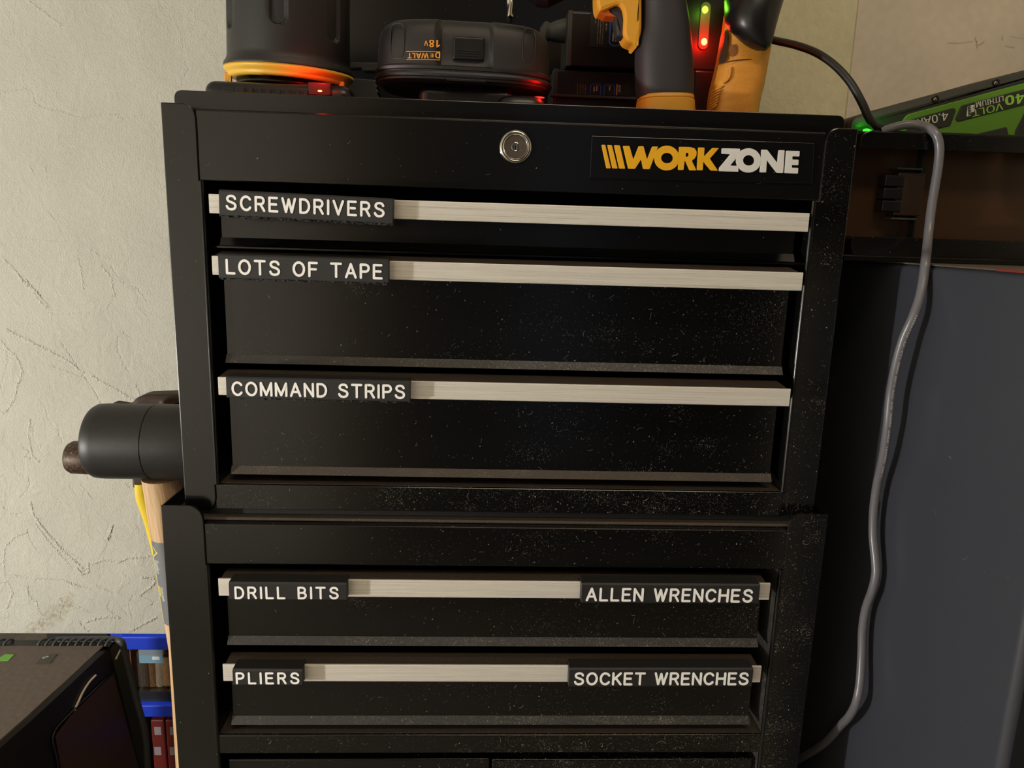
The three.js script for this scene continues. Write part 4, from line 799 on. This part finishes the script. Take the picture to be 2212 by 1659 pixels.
// green battery on its charger
{
  const z = -.068, ang = 15 * Math.PI / 180, O = at(1837, 285, z), sc = .617 / F * 1.012;
  const fl = (x, y) => { const p = at(1820 + x / 5.643, 140 + y / 5.643, z); return [p.x, p.y]; };     // traced from the photograph's crop
  const t = thing('battery_pack', 'large green and black battery pack leaning on its charger, print upside down', 'battery', V3(O.x + .09, SY1, z - .03));
  const body = [fl(95, 790), fl(100, 715), fl(125, 660), fl(170, 622), fl(350, 558), fl(1100, 355), fl(1600, 217), fl(2212, 62), fl(2900, -120), fl(2980, 60), fl(2980, 1000), fl(95, 1000)].map(([x, y]) => [x, Math.max(y, SY1 + .004)]);
  part(t, 'body', slab(shapeOf(roundedPts(body, .004, 3)), z, .07, .006), M.greenDark);
  const face = (pts, lift, mat, name, lab, r = .0012) => part(t, name, slab(shapeOf(roundedPts(pts.map((p) => { const w = fl(...p); return [w[0], Math.max(w[1], SY1 + .005)]; }), r, 3)), z + lift, .0022, .0006), mat, lab);
  face([[705, 720], [770, 610], [2212, 222], [2900, 40], [2900, 1000], [640, 1000]], .0014, M.green, 'green_shell', 'green plastic shell', .004);
  face([[770, 680], [1340, 525], [1368, 560], [1300, 745], [1180, 775], [760, 890]], .0022, M.greenDark, 'label_panel');
  face([[1430, 500], [2300, 275], [2500, 300], [2450, 430], [1385, 700], [1360, 660]], .0022, M.greenDark, 'label_panel');
  face([[1640, 838], [1985, 758], [2000, 835], [1990, 1000], [1600, 1000]], .0022, M.greenDark, 'label_panel');
  face([[2210, 570], [2400, 520], [2400, 1000], [2060, 1000], [2090, 800]], .0022, M.greenDark, 'grip_panel');
  // lettering turned upside down along the battery's slope
  const put = (s, f, cx, cy, w, h) => { const k = 1 / 5.643 * sc, g = word(s, f, w * k, h * k, .0004); g.translate(-w * k / 2, -h * k / 2, 0); g.rotateZ(Math.PI + ang); const c = fl(cx, cy); g.translate(c[0], c[1], z + .0022); return g; };
  part(t, 'lettering', [put('4', font, 2135, 417, 100, 110), put('0', font, 2012, 437, 110, 110), put('VOLT', fontThin, 1745, 555, 370, 82)], M.printGreen, 'green upside-down print');
  part(t, 'lettering', [put('LITHIUM', fontThin, 1770, 455, 330, 62), put('4.0Ah', fontThin, 1080, 672, 370, 95)], M.printWhite, 'white upside-down print');
  const mx = word('MAX', font, 100 / 5.643 * sc, 36 / 5.643 * sc, .0004); mx.translate(-50 / 5.643 * sc, -18 / 5.643 * sc, 0); mx.rotateZ(Math.PI / 2 + ang + Math.PI); { const c = fl(1520, 565); mx.translate(c[0], c[1], z + .0029); }
  face([[1500, 512], [1545, 500], [1592, 490], [1585, 580], [1545, 590], [1540, 630], [1488, 640]], .0026, M.printWhite, 'max_field', undefined, .0003);
  part(t, 'lettering', mx, M.greenDark);
  for (const [x, y] of [[1130, 420], [1868, 220]]) {
    const c = fl(x, y), h = new THREE.CylinderGeometry(.0027, .0027, .002, 24); h.rotateX(Math.PI / 2); h.translate(c[0], c[1], z + .0001);
    const s = part(t, 'screw_hole', h, M.black), g = new THREE.SphereGeometry(.0016, 14, 10); g.scale(1, 1, .5); g.translate(c[0] - .0008, c[1] - .0004, z + .0012); part(s, 'screw', g, M.chromeDull);
  }
  const ch = thing('battery_charger', 'black charger with a green light on the steel frame, under the green battery', 'charger', V3(.35, SY1, -.1));
  part(ch, 'housing', box(.283, .46, SY1 + .0002, SY1 + .0036, -.15, -.045, .0012), M.plasticSmooth);
  for (const [u, v] of [[1872, 284], [1904, 283]]) { const l = at(u, v, -.05), g = new THREE.SphereGeometry(.0018, 12, 8); g.scale(1.8, .8, 1); g.translate(l.x, SY1 + .0034, -.05); part(ch, 'green_light', g, M.greenGlow); }
  const l = at(1888, 280, -.05), pl = new THREE.PointLight(0x30ff28, .0016, 0, 2); pl.position.set(l.x, SY1 + .009, -.054); pl.castShadow = true; pl.shadow.radius = .15; scene.add(pl);
}
// cords
{
  const a = thing('power_cord', 'black cord curving from behind the torch down to the frame', 'cord', at(1890, 285, -.05));
  part(a, 'cable', tube([[1610, 70, -.15], [1645, 78, -.13], [1672, 87, -.11], [1720, 98, -.09], [1765, 115, -.075], [1805, 143, -.062], [1838, 180, -.052], [1862, 222, -.047], [1880, 260, -.046], [1893, 284, -.047], [1900, 300, -.048]].map(([u, v, z]) => { const p = at(u, v, z); p.y = Math.max(p.y, SY1 + .006); return p; }), .0031, 80, 12), std({ color: 0x14140f, roughness: .5 }));
  const g = thing('power_cord', 'grey cord hanging over the steel frame down past the dark cabinet', 'cord', at(2000, 560, -.02));
  const over = [[1905, 284, -.046], [1925, 277, -.043], [1950, 270.5, -.040], [1980, 269, -.036], [2005, 276, -.030], [2022, 291, -.0245], [2029, 315, -.0235], [2027, 355, -.0235], [2020, 400, -.0232], [2012, 450, -.022], [2006, 500, -.017], [2002, 540, -.006]];
  const beside = [[1999, 566, .3062], [1995, 600, .304], [1986, 645, .300], [1972, 685, .296], [1952, 730, .293], [1935, 790, .292], [1924, 850, .293], [1917, 920, .294], [1907, 990, .296], [1894, 1050, .298], [1887, 1105, .299], [1886, 1160, .300], [1891, 1210, .301], [1892, 1240, .301], [1884, 1275, .300], [1870, 1315, .3], [1863, 1360, .3], [1861, 1420, .3], [1857, 1480, .298], [1850, 1515, .296], [1836, 1545, .297], [1815, 1568, .299], [1795, 1592, .301], [1772, 1612, .303], [1740, 1632, .305], [1700, 1655, .305]];
  const pts = [...over.map(([u, v, z]) => at(u, v, z)), ...beside.map(([u, v, x]) => atX(u, v, x))], cm = canvasTexture(2048, 128, (c, w, h) => {
    c.fillStyle = '#68676d'; c.fillRect(0, 0, w, h);
    c.fillStyle = '#c8c8c8'; c.font = '13px sans-serif';
    c.fillText('HWATEK -LF- FT1 300V 60°C A/U  I/II  AWM  2464  18AWG  VW-1', 560, 20);
  });
  const tg = new THREE.TubeGeometry(new THREE.CatmullRomCurve3(pts, false, 'centripetal'), 300, .0034, 14, false);
  part(g, 'cable', tg, std({ map: cm, roughness: .3 }));
}

// ---------------------------------------------------------------- hammers hanging left of the chest
{
  const z = -.085, P = (u, v, zz = z) => at(u, v, zz);
  const t = thing('sledge_hammer', 'wooden-handled hammer with a black sleeve and rusty striking end', 'hammer', P(404, 1480));
  const c = P(285, 953), R = .0330, xl = P(196, 953, z + .01).x, xr = -.2655, ringx = P(300, 955, z + R).x;
  const cylX = (list, yy, zz, n = 96) => loft(list.map(([x, r]) => Array.from({ length: n }, (_, i) => V3(x, yy + r * Math.cos(i / n * 6.2832), zz + r * Math.sin(i / n * 6.2832)))), true, .5);
  const sleeveMat = std({ map: dustMap('#1d1c1d', '140,138,132', 700, 60, .12, 12), roughness: .46 });
  const head = part(t, 'sleeve', metreUV(cylX([[xl - .0005, R * .86], [xl, R * .93], [xl + .003, R * .985], [xl + .010, R], [ringx - .0012, R], [ringx - .0006, R * .985], [ringx + .0006, R * .985], [ringx + .0012, R * 1.015], [-.295, R * 1.01], [xr - .008, R], [xr - .002, R * .97], [xr, R * .9]], c.y, z)), sleeveMat, 'black rubber sleeve');
  const pl = P(136, 988, z + .016), pr = P(190, 988, z + .016);
  part(t, 'striking_end', cylX([[pl.x - .001, .0100], [pl.x, .0126], [pl.x + .003, .0143], [pr.x - .004, .0148], [xl + .004, .0148]], P(160, 993, z + .012).y, z + .005), M.rust, 'rusty steel striking end');
  const hA = P(352, 1030), hB = P(402, 1395), hC = P(436, 1900), hl = (a, b, k) => a.clone().lerp(b, k);
  const hand = (a, b, ra, rb, steps = 14) => Array.from({ length: steps + 1 }, (_, i) => { const k = i / steps, m = hl(a, b, k), r = ra + (rb - ra) * k; return Array.from({ length: 24 }, (_, j) => V3(m.x + r * Math.cos(j / 24 * 6.2832), m.y, m.z + r * 1.15 * Math.sin(j / 24 * 6.2832))); });
  const w = P(310, 1034).distanceTo(P(394, 1034)) / 2;
  const hd = loft(hand(hA, hB, w, w * .86).concat(hand(hB, hC, w * .86, w).slice(1)), true, .6);
  { const uv = hd.attributes.uv; for (let i = 0; i < uv.count; i++) uv.setXY(i, uv.getX(i) * 2, uv.getY(i) * 1.2); }
  part(t, 'handle', hd, M.wood, 'pale wooden handle');
  const labelMap = canvasTexture(512, 1024, (g, W, H) => {
    g.fillStyle = '#6a6c70'; g.fillRect(0, 0, W, H);
    g.translate(W, H); g.rotate(Math.PI);
    g.fillStyle = '#f2dc1c'; g.fillRect(W - 240, 0, 34, H); g.fillRect(W - 24, 0, 24, H);
    for (const x of [W - 198]) { g.save(); g.translate(x, 70); g.rotate(Math.PI / 2); g.strokeStyle = '#e8d232'; g.lineWidth = 7; g.beginPath(); g.moveTo(0, -4); g.lineTo(60, -34); g.lineTo(120, -4); g.stroke(); g.fillStyle = '#d8d8d4'; g.font = 'italic 40px serif'; g.fillText('Vaughan', 150, -6); g.fillStyle = '#f2dc1c'; g.font = 'bold 30px sans-serif'; g.fillText('HICKORY', 480, 4); g.fillStyle = '#d8d8d4'; g.font = '24px sans-serif'; g.fillText('hammer handle', 480, -22); g.restore(); }
  });
  const la = hl(hA, hB, (1151 - 1030) / 365), lb = hl(hA, hB, (1330 - 1030) / 365), lw = loft(hand(la, lb, w * .955, w * .9, 8).map((r) => r.map((p) => p.clone())), false, .8);
  part(t, 'printed_wrap', lw, std({ map: labelMap, roughness: .5 }), 'grey and yellow printed wrap');

  // the hammer behind it
  const z2 = -.150, Q = (u, v) => { const p = at(u, v, z2); return [p.x, p.y]; };
  const h2 = thing('claw_hammer', 'old brown steel hammer head with a yellow handle, behind the sleeved hammer', 'hammer', at(340, 1200, z2));
  const outline = [Q(222, 892), Q(232, 880), Q(246, 869), Q(262, 871), Q(276, 874), Q(292, 868), Q(304, 855), Q(320, 849), Q(350, 847.5), Q(396, 846), Q(440, 850), Q(440, 930), Q(300, 930), Q(222, 915)];
  part(h2, 'claw_head', slab(shapeOf(roundedPts(outline, .002, 3)), z2 + .012, .024, .004), M.oldSteel, 'worn brown steel head');
  part(h2, 'cheek', slab(shapeOf([Q(284, 930), Q(330, 930), Q(322, 1050), Q(293, 1049)]), z2 + .008, .016, .003), M.oldSteel);
  part(h2, 'handle', loft([[1040, 296, 324], [1062, 297, 327], [1075, 299, 331], [1100, 309, 338], [1130, 319, 346], [1180, 332, 360], [1230, 344, 372], [1330, 362, 390], [1500, 392, 420], [1720, 428, 456]].map(([v, l, r]) => flatRing(at(l, v, z2), at(r, v, z2), .011, 3)), true, .5), std({ color: 0xe6c51a, roughness: .45 }), 'bright yellow handle');
  const h3 = thing('wooden_tool_handle', 'brown wooden handle with a metal strip hanging behind the sleeved hammer', 'tool handle', at(385, 1200, -.19));
  part(h3, 'shaft', cyl(at(412, 940, -.19), at(440, 1500, -.19), .016, .015, 20), M.woodDark);
  part(h3, 'metal_strip', cyl(at(372, 940, -.172), at(396, 1300, -.172), .006, .006, 16), M.chromeDull);
  // the rack they hang from, on the cabinet's side
  const rk = thing('tool_rack', 'black steel bar rack carrying the hammers beside the tool chest', 'rack', V3(-.3, .70, -.13));
  part(rk, 'bar', [box(-.335, -.2645, .7385, .7415, -.1075, -.1045, .001), box(-.31, -.2645, .7385, .7415, -.21, -.206, .001), box(-.2650, -.2641, .70, .7440, -.215, -.06)], M.plasticSmooth);
}

// ---------------------------------------------------------------- the appliance in front of the wall, lower left
{
  const T = .458, P0 = atY(270, 1384, T), P1 = atY(0, 1605, T);
  const t = thing('floor_appliance', 'black floor appliance with grey control top, vent ribs and brown tinted front', 'appliance', V3(-.5, FLOOR, -.05));
  // front edge in plan, from the rear right corner forwards; the face falls outwards below it
  const edge = [[262, 1386], [235, 1393], [200, 1424], [160, 1462], [120, 1499], [60, 1554], [0, 1606], [-70, 1666], [-160, 1740]].map(([u, v]) => atY(u, v, T));
  const foot = at(340, 1659, P0.z), dx = (foot.x - P0.x) / (T - foot.y);
  const down = (p, d) => V3(p.x + dx * Math.min(d, .125), T - d, p.z);
  const nrm = V3(1, dx, 0).normalize();
  const left = -.76, zb = P0.z;
  const depth = [0, .004, .012, .03, .06, .09, .125, .3, T - FLOOR];
  const ringAt = (d, grow) => { const q = edge.map((p) => down(p, d)); q.unshift(V3(q[0].x + .0015, q[0].y, zb)); const last = q[q.length - 1]; return [...q, V3(left, last.y, last.z), V3(left, last.y, zb)]; };
  const rings = depth.map((d, i) => ringAt(d).map((p) => i === 0 ? p.clone().add(V3(-.0025, 0, 0)) : p));
  part(t, 'body', loft(rings, true, .35), M.plasticSmooth, 'glossy black body');
  // matt control panel on top
  const top = new THREE.Shape([[0, 1398], [205, 1398], [224, 1397], [190, 1428], [150, 1466], [110, 1502], [50, 1557], [0, 1601], [-120, 1705], [-330, 1705], [-330, 1398]].map(([u, v]) => { const p = atY(u, v, T); return V2(p.x, -p.z); }));
  const tg = new THREE.ExtrudeGeometry(top, { depth: .0014, bevelEnabled: true, bevelThickness: .0004, bevelSize: .0004, bevelSegments: 1 }); tg.rotateX(-Math.PI / 2); tg.translate(0, T, 0);
  const cp = part(t, 'control_panel', metreUV(tg), std({ color: 0x5a5049, roughness: .75, bumpMap: floatTexture(512, 512, (x, y) => { const k = noise2(x / 40, y / 40); return .5 + .18 * k + .3 * Math.max(0, 1 - Math.abs(noiseB(x / 55, y / 70)) * 16) * smooth(.1, .5, k); }, .16), bumpScale: .0006 }), 'matt grey control panel');
  const quad = (pts, lift, h, m, name, lab) => { const s = new THREE.Shape(pts.map(([u, v]) => { const p = atY(u, v, T + .0016); return V2(p.x, -p.z); })), g = new THREE.ExtrudeGeometry(s, { depth: h, bevelEnabled: false }); g.rotateX(-Math.PI / 2); g.translate(0, T + .0016 + lift, 0); return part(cp, name, g, m, lab); };
  quad([[0, 1421], [12, 1414], [31, 1415], [18, 1428], [0, 1429]], 0, .0008, std({ color: 0x6aa83c, roughness: .5 }), 'button', 'green button');
  quad([[76, 1435], [94, 1418], [124, 1414], [108, 1434]], 0, .0009, std({ color: 0x38332e, roughness: .5 }), 'button', 'dark button with a symbol');
  const sym = []; { const c = atY(99, 1424, T); for (const r of [.0018, .0032]) { const g = new THREE.TorusGeometry(r, .0003, 6, 24); g.scale(1, r > .002 ? .5 : 1, 1); g.rotateX(-Math.PI / 2); g.rotateY(.6); g.translate(c.x, T + .0027, c.z); sym.push(g); } }
  part(cp, 'button_symbol', sym, M.printWhite);
  // vent ribs along the rear edge
  for (let i = 0; i < 13; i++) {
    const u = 236 - i * 16.2 - (i > 9 ? 58 : 0), p = atY(u, 1392, T), g = new THREE.TorusGeometry(.0060, .0017, 8, 18, Math.PI); g.rotateY(Math.PI / 2); g.scale(1, .75, 1); g.rotateY(-.35); g.translate(p.x, T + .0002, zb + .0075);
    part(t, 'vent_rib', g, M.plasticGrey);
  }
  part(t, 'vent_floor', box(left, P0.x - .012, T - .003, T + .0006, zb + .0008, zb + .014), M.black);
  // on the sloping face
  const faceP = (u, v) => { const d = ray(u, v), c = camera.position; const p0 = edge[2]; let best = null; for (let i = 0; i < edge.length - 1; i++) { const a = edge[i], b = edge[i + 1], n = b.clone().sub(a).cross(V3(dx, -1, 0)); const k = a.clone().sub(c).dot(n) / d.dot(n), h = c.clone().addScaledVector(d, k), s = (h.z - a.z) / (b.z - a.z); if (s >= -.001 && s <= 1.001) { best = h; } } return best ?? c.clone().addScaledVector(d, p0.clone().sub(c).dot(nrm) / d.dot(nrm)); };
  const sheet = (grid, lift) => { const rows = grid.map((r) => r.map(([u, v]) => faceP(u, v).addScaledVector(nrm, lift))), pos = [], idx = []; rows.forEach((r) => r.forEach((p) => pos.push(p.x, p.y, p.z))); const m = rows[0].length; for (let j = 0; j < rows.length - 1; j++) for (let i = 0; i < m - 1; i++) { const a = j * m + i; idx.push(a, a + m, a + 1, a + 1, a + m, a + m + 1); } const g = new THREE.BufferGeometry(); g.setAttribute('position', new THREE.Float32BufferAttribute(pos, 3)); g.setIndex(idx); g.computeVertexNormals(); g.setAttribute('uv', new THREE.Float32BufferAttribute(new Float32Array(pos.length / 3 * 2), 2)); return g; };
  const mix = (a, b, k) => [a[0] + (b[0] - a[0]) * k, a[1] + (b[1] - a[1]) * k];
  const between = (A, B, n = 10) => Array.from({ length: n + 1 }, (_, i) => A.map((p, j) => mix(p, B[j], i / n)));
  part(t, 'tinted_panel', sheet(between([[243, 1457], [225, 1472], [190, 1506], [150, 1545], [116, 1590]], [[330, 1780], [295, 1780], [240, 1780], [190, 1780], [150, 1780]]), .0016), phys({ color: 0x3c2a1e, roughness: .3, clearcoat: .5, clearcoatRoughness: .15 }), 'brown tinted front panel');
  const rim = [[250, 1462], [243, 1455], [236, 1459], [190, 1501], [150, 1540], [112, 1588], [120, 1640], [150, 1790]].map(([u, v]) => faceP(u, v).addScaledVector(nrm, .0016));
  part(t, 'panel_rim', tube(rim, .0012, 60, 8), M.plasticSmooth);
  const pale = std({ color: 0xd8ccc0, roughness: .35 });  // pale strips below stand in for reflections in the glossy bevel
  part(t, 'painted_glint', tube([[258, 1403], [254, 1411], [248, 1424]].map(([u, v]) => faceP(u, v).addScaledVector(nrm, .0014)), .0012, 12, 8), pale, 'short pale strip painted as a glint');
  part(t, 'painted_glint', tube([[204, 1459], [190, 1474], [176, 1496], [166, 1517], [157, 1536]].map(([u, v]) => faceP(u, v).addScaledVector(nrm, .0014)), .0013, 24, 8), pale, 'pale strip painted as a glint');
  part(t, 'corner_rim', tube([...[[120, 1383], [180, 1382], [225, 1381.5], [250, 1382.5], [262, 1386]].map(([u, v]) => atY(u, v, T + .001)), ...[.012, .03, .06, .09, .125, .2].map((d) => down(P0, d).add(V3(-.0035, 0, .0015)))], .0042, 80, 12), M.plasticGrey);
}

// ---------------------------------------------------------------- the room behind: blue shelving with bins
{
  const z = -.62, q = (u, v, zz = z) => at(u, v, zz);
  const t = thing('shelving_unit', 'bright blue steel shelving seen below the plaster wall', 'shelf', V3(-.25, FLOOR, z - .15));
  const y1 = q(330, 1376).y, y0 = q(330, 1405).y, y3 = q(350, 1524).y, y2 = q(350, 1550).y, blue = std({ color: 0x1c3fd0, roughness: .45 });
  part(t, 'beam', box(-.625, .10, y0, y1, z - .03, z, .003), blue); part(t, 'beam', box(-.625, .10, y2, y3, z - .03, z, .003), blue); part(t, 'beam', box(-.625, .10, FLOOR + .02, FLOOR + .06, z - .03, z, .003), blue);
  for (const y of [y1 - .004, y3 - .004]) part(t, 'shelf_board', box(-.625, .10, y - .008, y, z - .33, z - .031), M.woodDark);
  for (const [x, zz] of [[-.645, z - .03], [.10, z - .03], [-.645, z - .35], [.10, z - .35]]) part(t, 'upright', box(x, x + .02, FLOOR, y1 + .12, zz, zz + .02), blue);
  const clear = phys({ color: 0xf2f6fa, roughness: .06, transmission: 1, thickness: 0, ior: 1.45 });
  const a = q(296, 1525), b = q(420, 1418), bin = thing('storage_bin', 'clear plastic bin with a blue card on the blue shelf', 'bin', V3(-.55, y3, z - .1));
  part(bin, 'tub', [box(a.x, b.x, y3, b.y, z - .014, z - .012), box(a.x, b.x, y3, b.y, z - .2, z - .198), box(a.x, a.x + .002, y3, b.y, z - .198, z - .014), box(b.x - .002, b.x, y3, b.y, z - .198, z - .014), box(a.x, b.x, y3, y3 + .002, z - .198, z - .014)], clear);
  part(bin, 'card', box(q(293, 1410).x, q(345, 1410).x, q(330, 1440).y, q(330, 1402).y, z - .0115, z - .0105), std({ map: canvasTexture(128, 64, (g) => { g.fillStyle = '#8a97a0'; g.fillRect(0, 0, 128, 64); g.fillStyle = '#7fa8c0'; g.fillRect(0, 36, 128, 28); g.fillStyle = '#f0f0ec'; g.fillRect(70, 40, 40, 12); }), roughness: .6 }), 'pale blue card');
  part(bin, 'lower_band', box(a.x, b.x, q(340, 1524).y, q(340, 1502).y, z - .0118, z - .0106), std({ color: 0x24262e, roughness: .3 }), 'dark band along the foot');
  for (const [i, u] of [300, 316, 334, 350, 366, 384].entries()) { const x = q(u, 1480, z - .06).x, w = thing('wooden_dowel', 'pale wooden dowel standing in the clear bin', 'dowel', V3(x, y3 + .0022, z - .06), 'dowels in the clear bin'); part(w, 'rod', cyl(V3(x, y3 + .0022, z - .06), V3(x + .002 * (i % 2 ? 1 : -1), b.y - .02 - .01 * (i % 3), z - .06), .010, .010, 16), i % 2 ? M.wood : M.woodDark); }
  const redM = std({ color: 0x6e1e18, roughness: .5 });
  for (const [u0, u1] of [[318, 348], [350, 384], [386, 420]]) {
    const p = q(u0, 1565), r = q(u1, 1565), o = thing('red_box', 'red box with white patches standing under the lower blue beam', 'box', V3((p.x + r.x) / 2, FLOOR + .0605, z - .06), 'red boxes on the bottom shelf');
    part(o, 'carton', box(p.x, r.x, FLOOR + .0605, p.y, z - .12, z - .012, .003), redM);
    for (const v of [1588, 1632]) { const c = q((u0 + u1) / 2 + 2, v); part(o, 'white_patch', box(c.x - .006, c.x + .006, c.y - .008, c.y + .008, z - .0118, z - .0112), std({ color: 0x9a8a90, roughness: .6 })); }
  }
  part(t, 'bottom_board', box(-.625, .10, FLOOR + .052, FLOOR + .060, z - .33, z - .031), M.woodDark);
  const cb = thing('shade_filler', 'dark box added for the shadow left of the blue shelving', 'cabinet', V3(-.72, FLOOR, z - .2));  // added dark box, standing in for the shadow beside the shelving
  part(cb, 'filler_body', box(q(84, 1380).x, -.652, FLOOR, .40, z - .35, z - .02, .004), std({ color: 0x14141c, roughness: .5 }));
}

renderer.render(scene, camera);
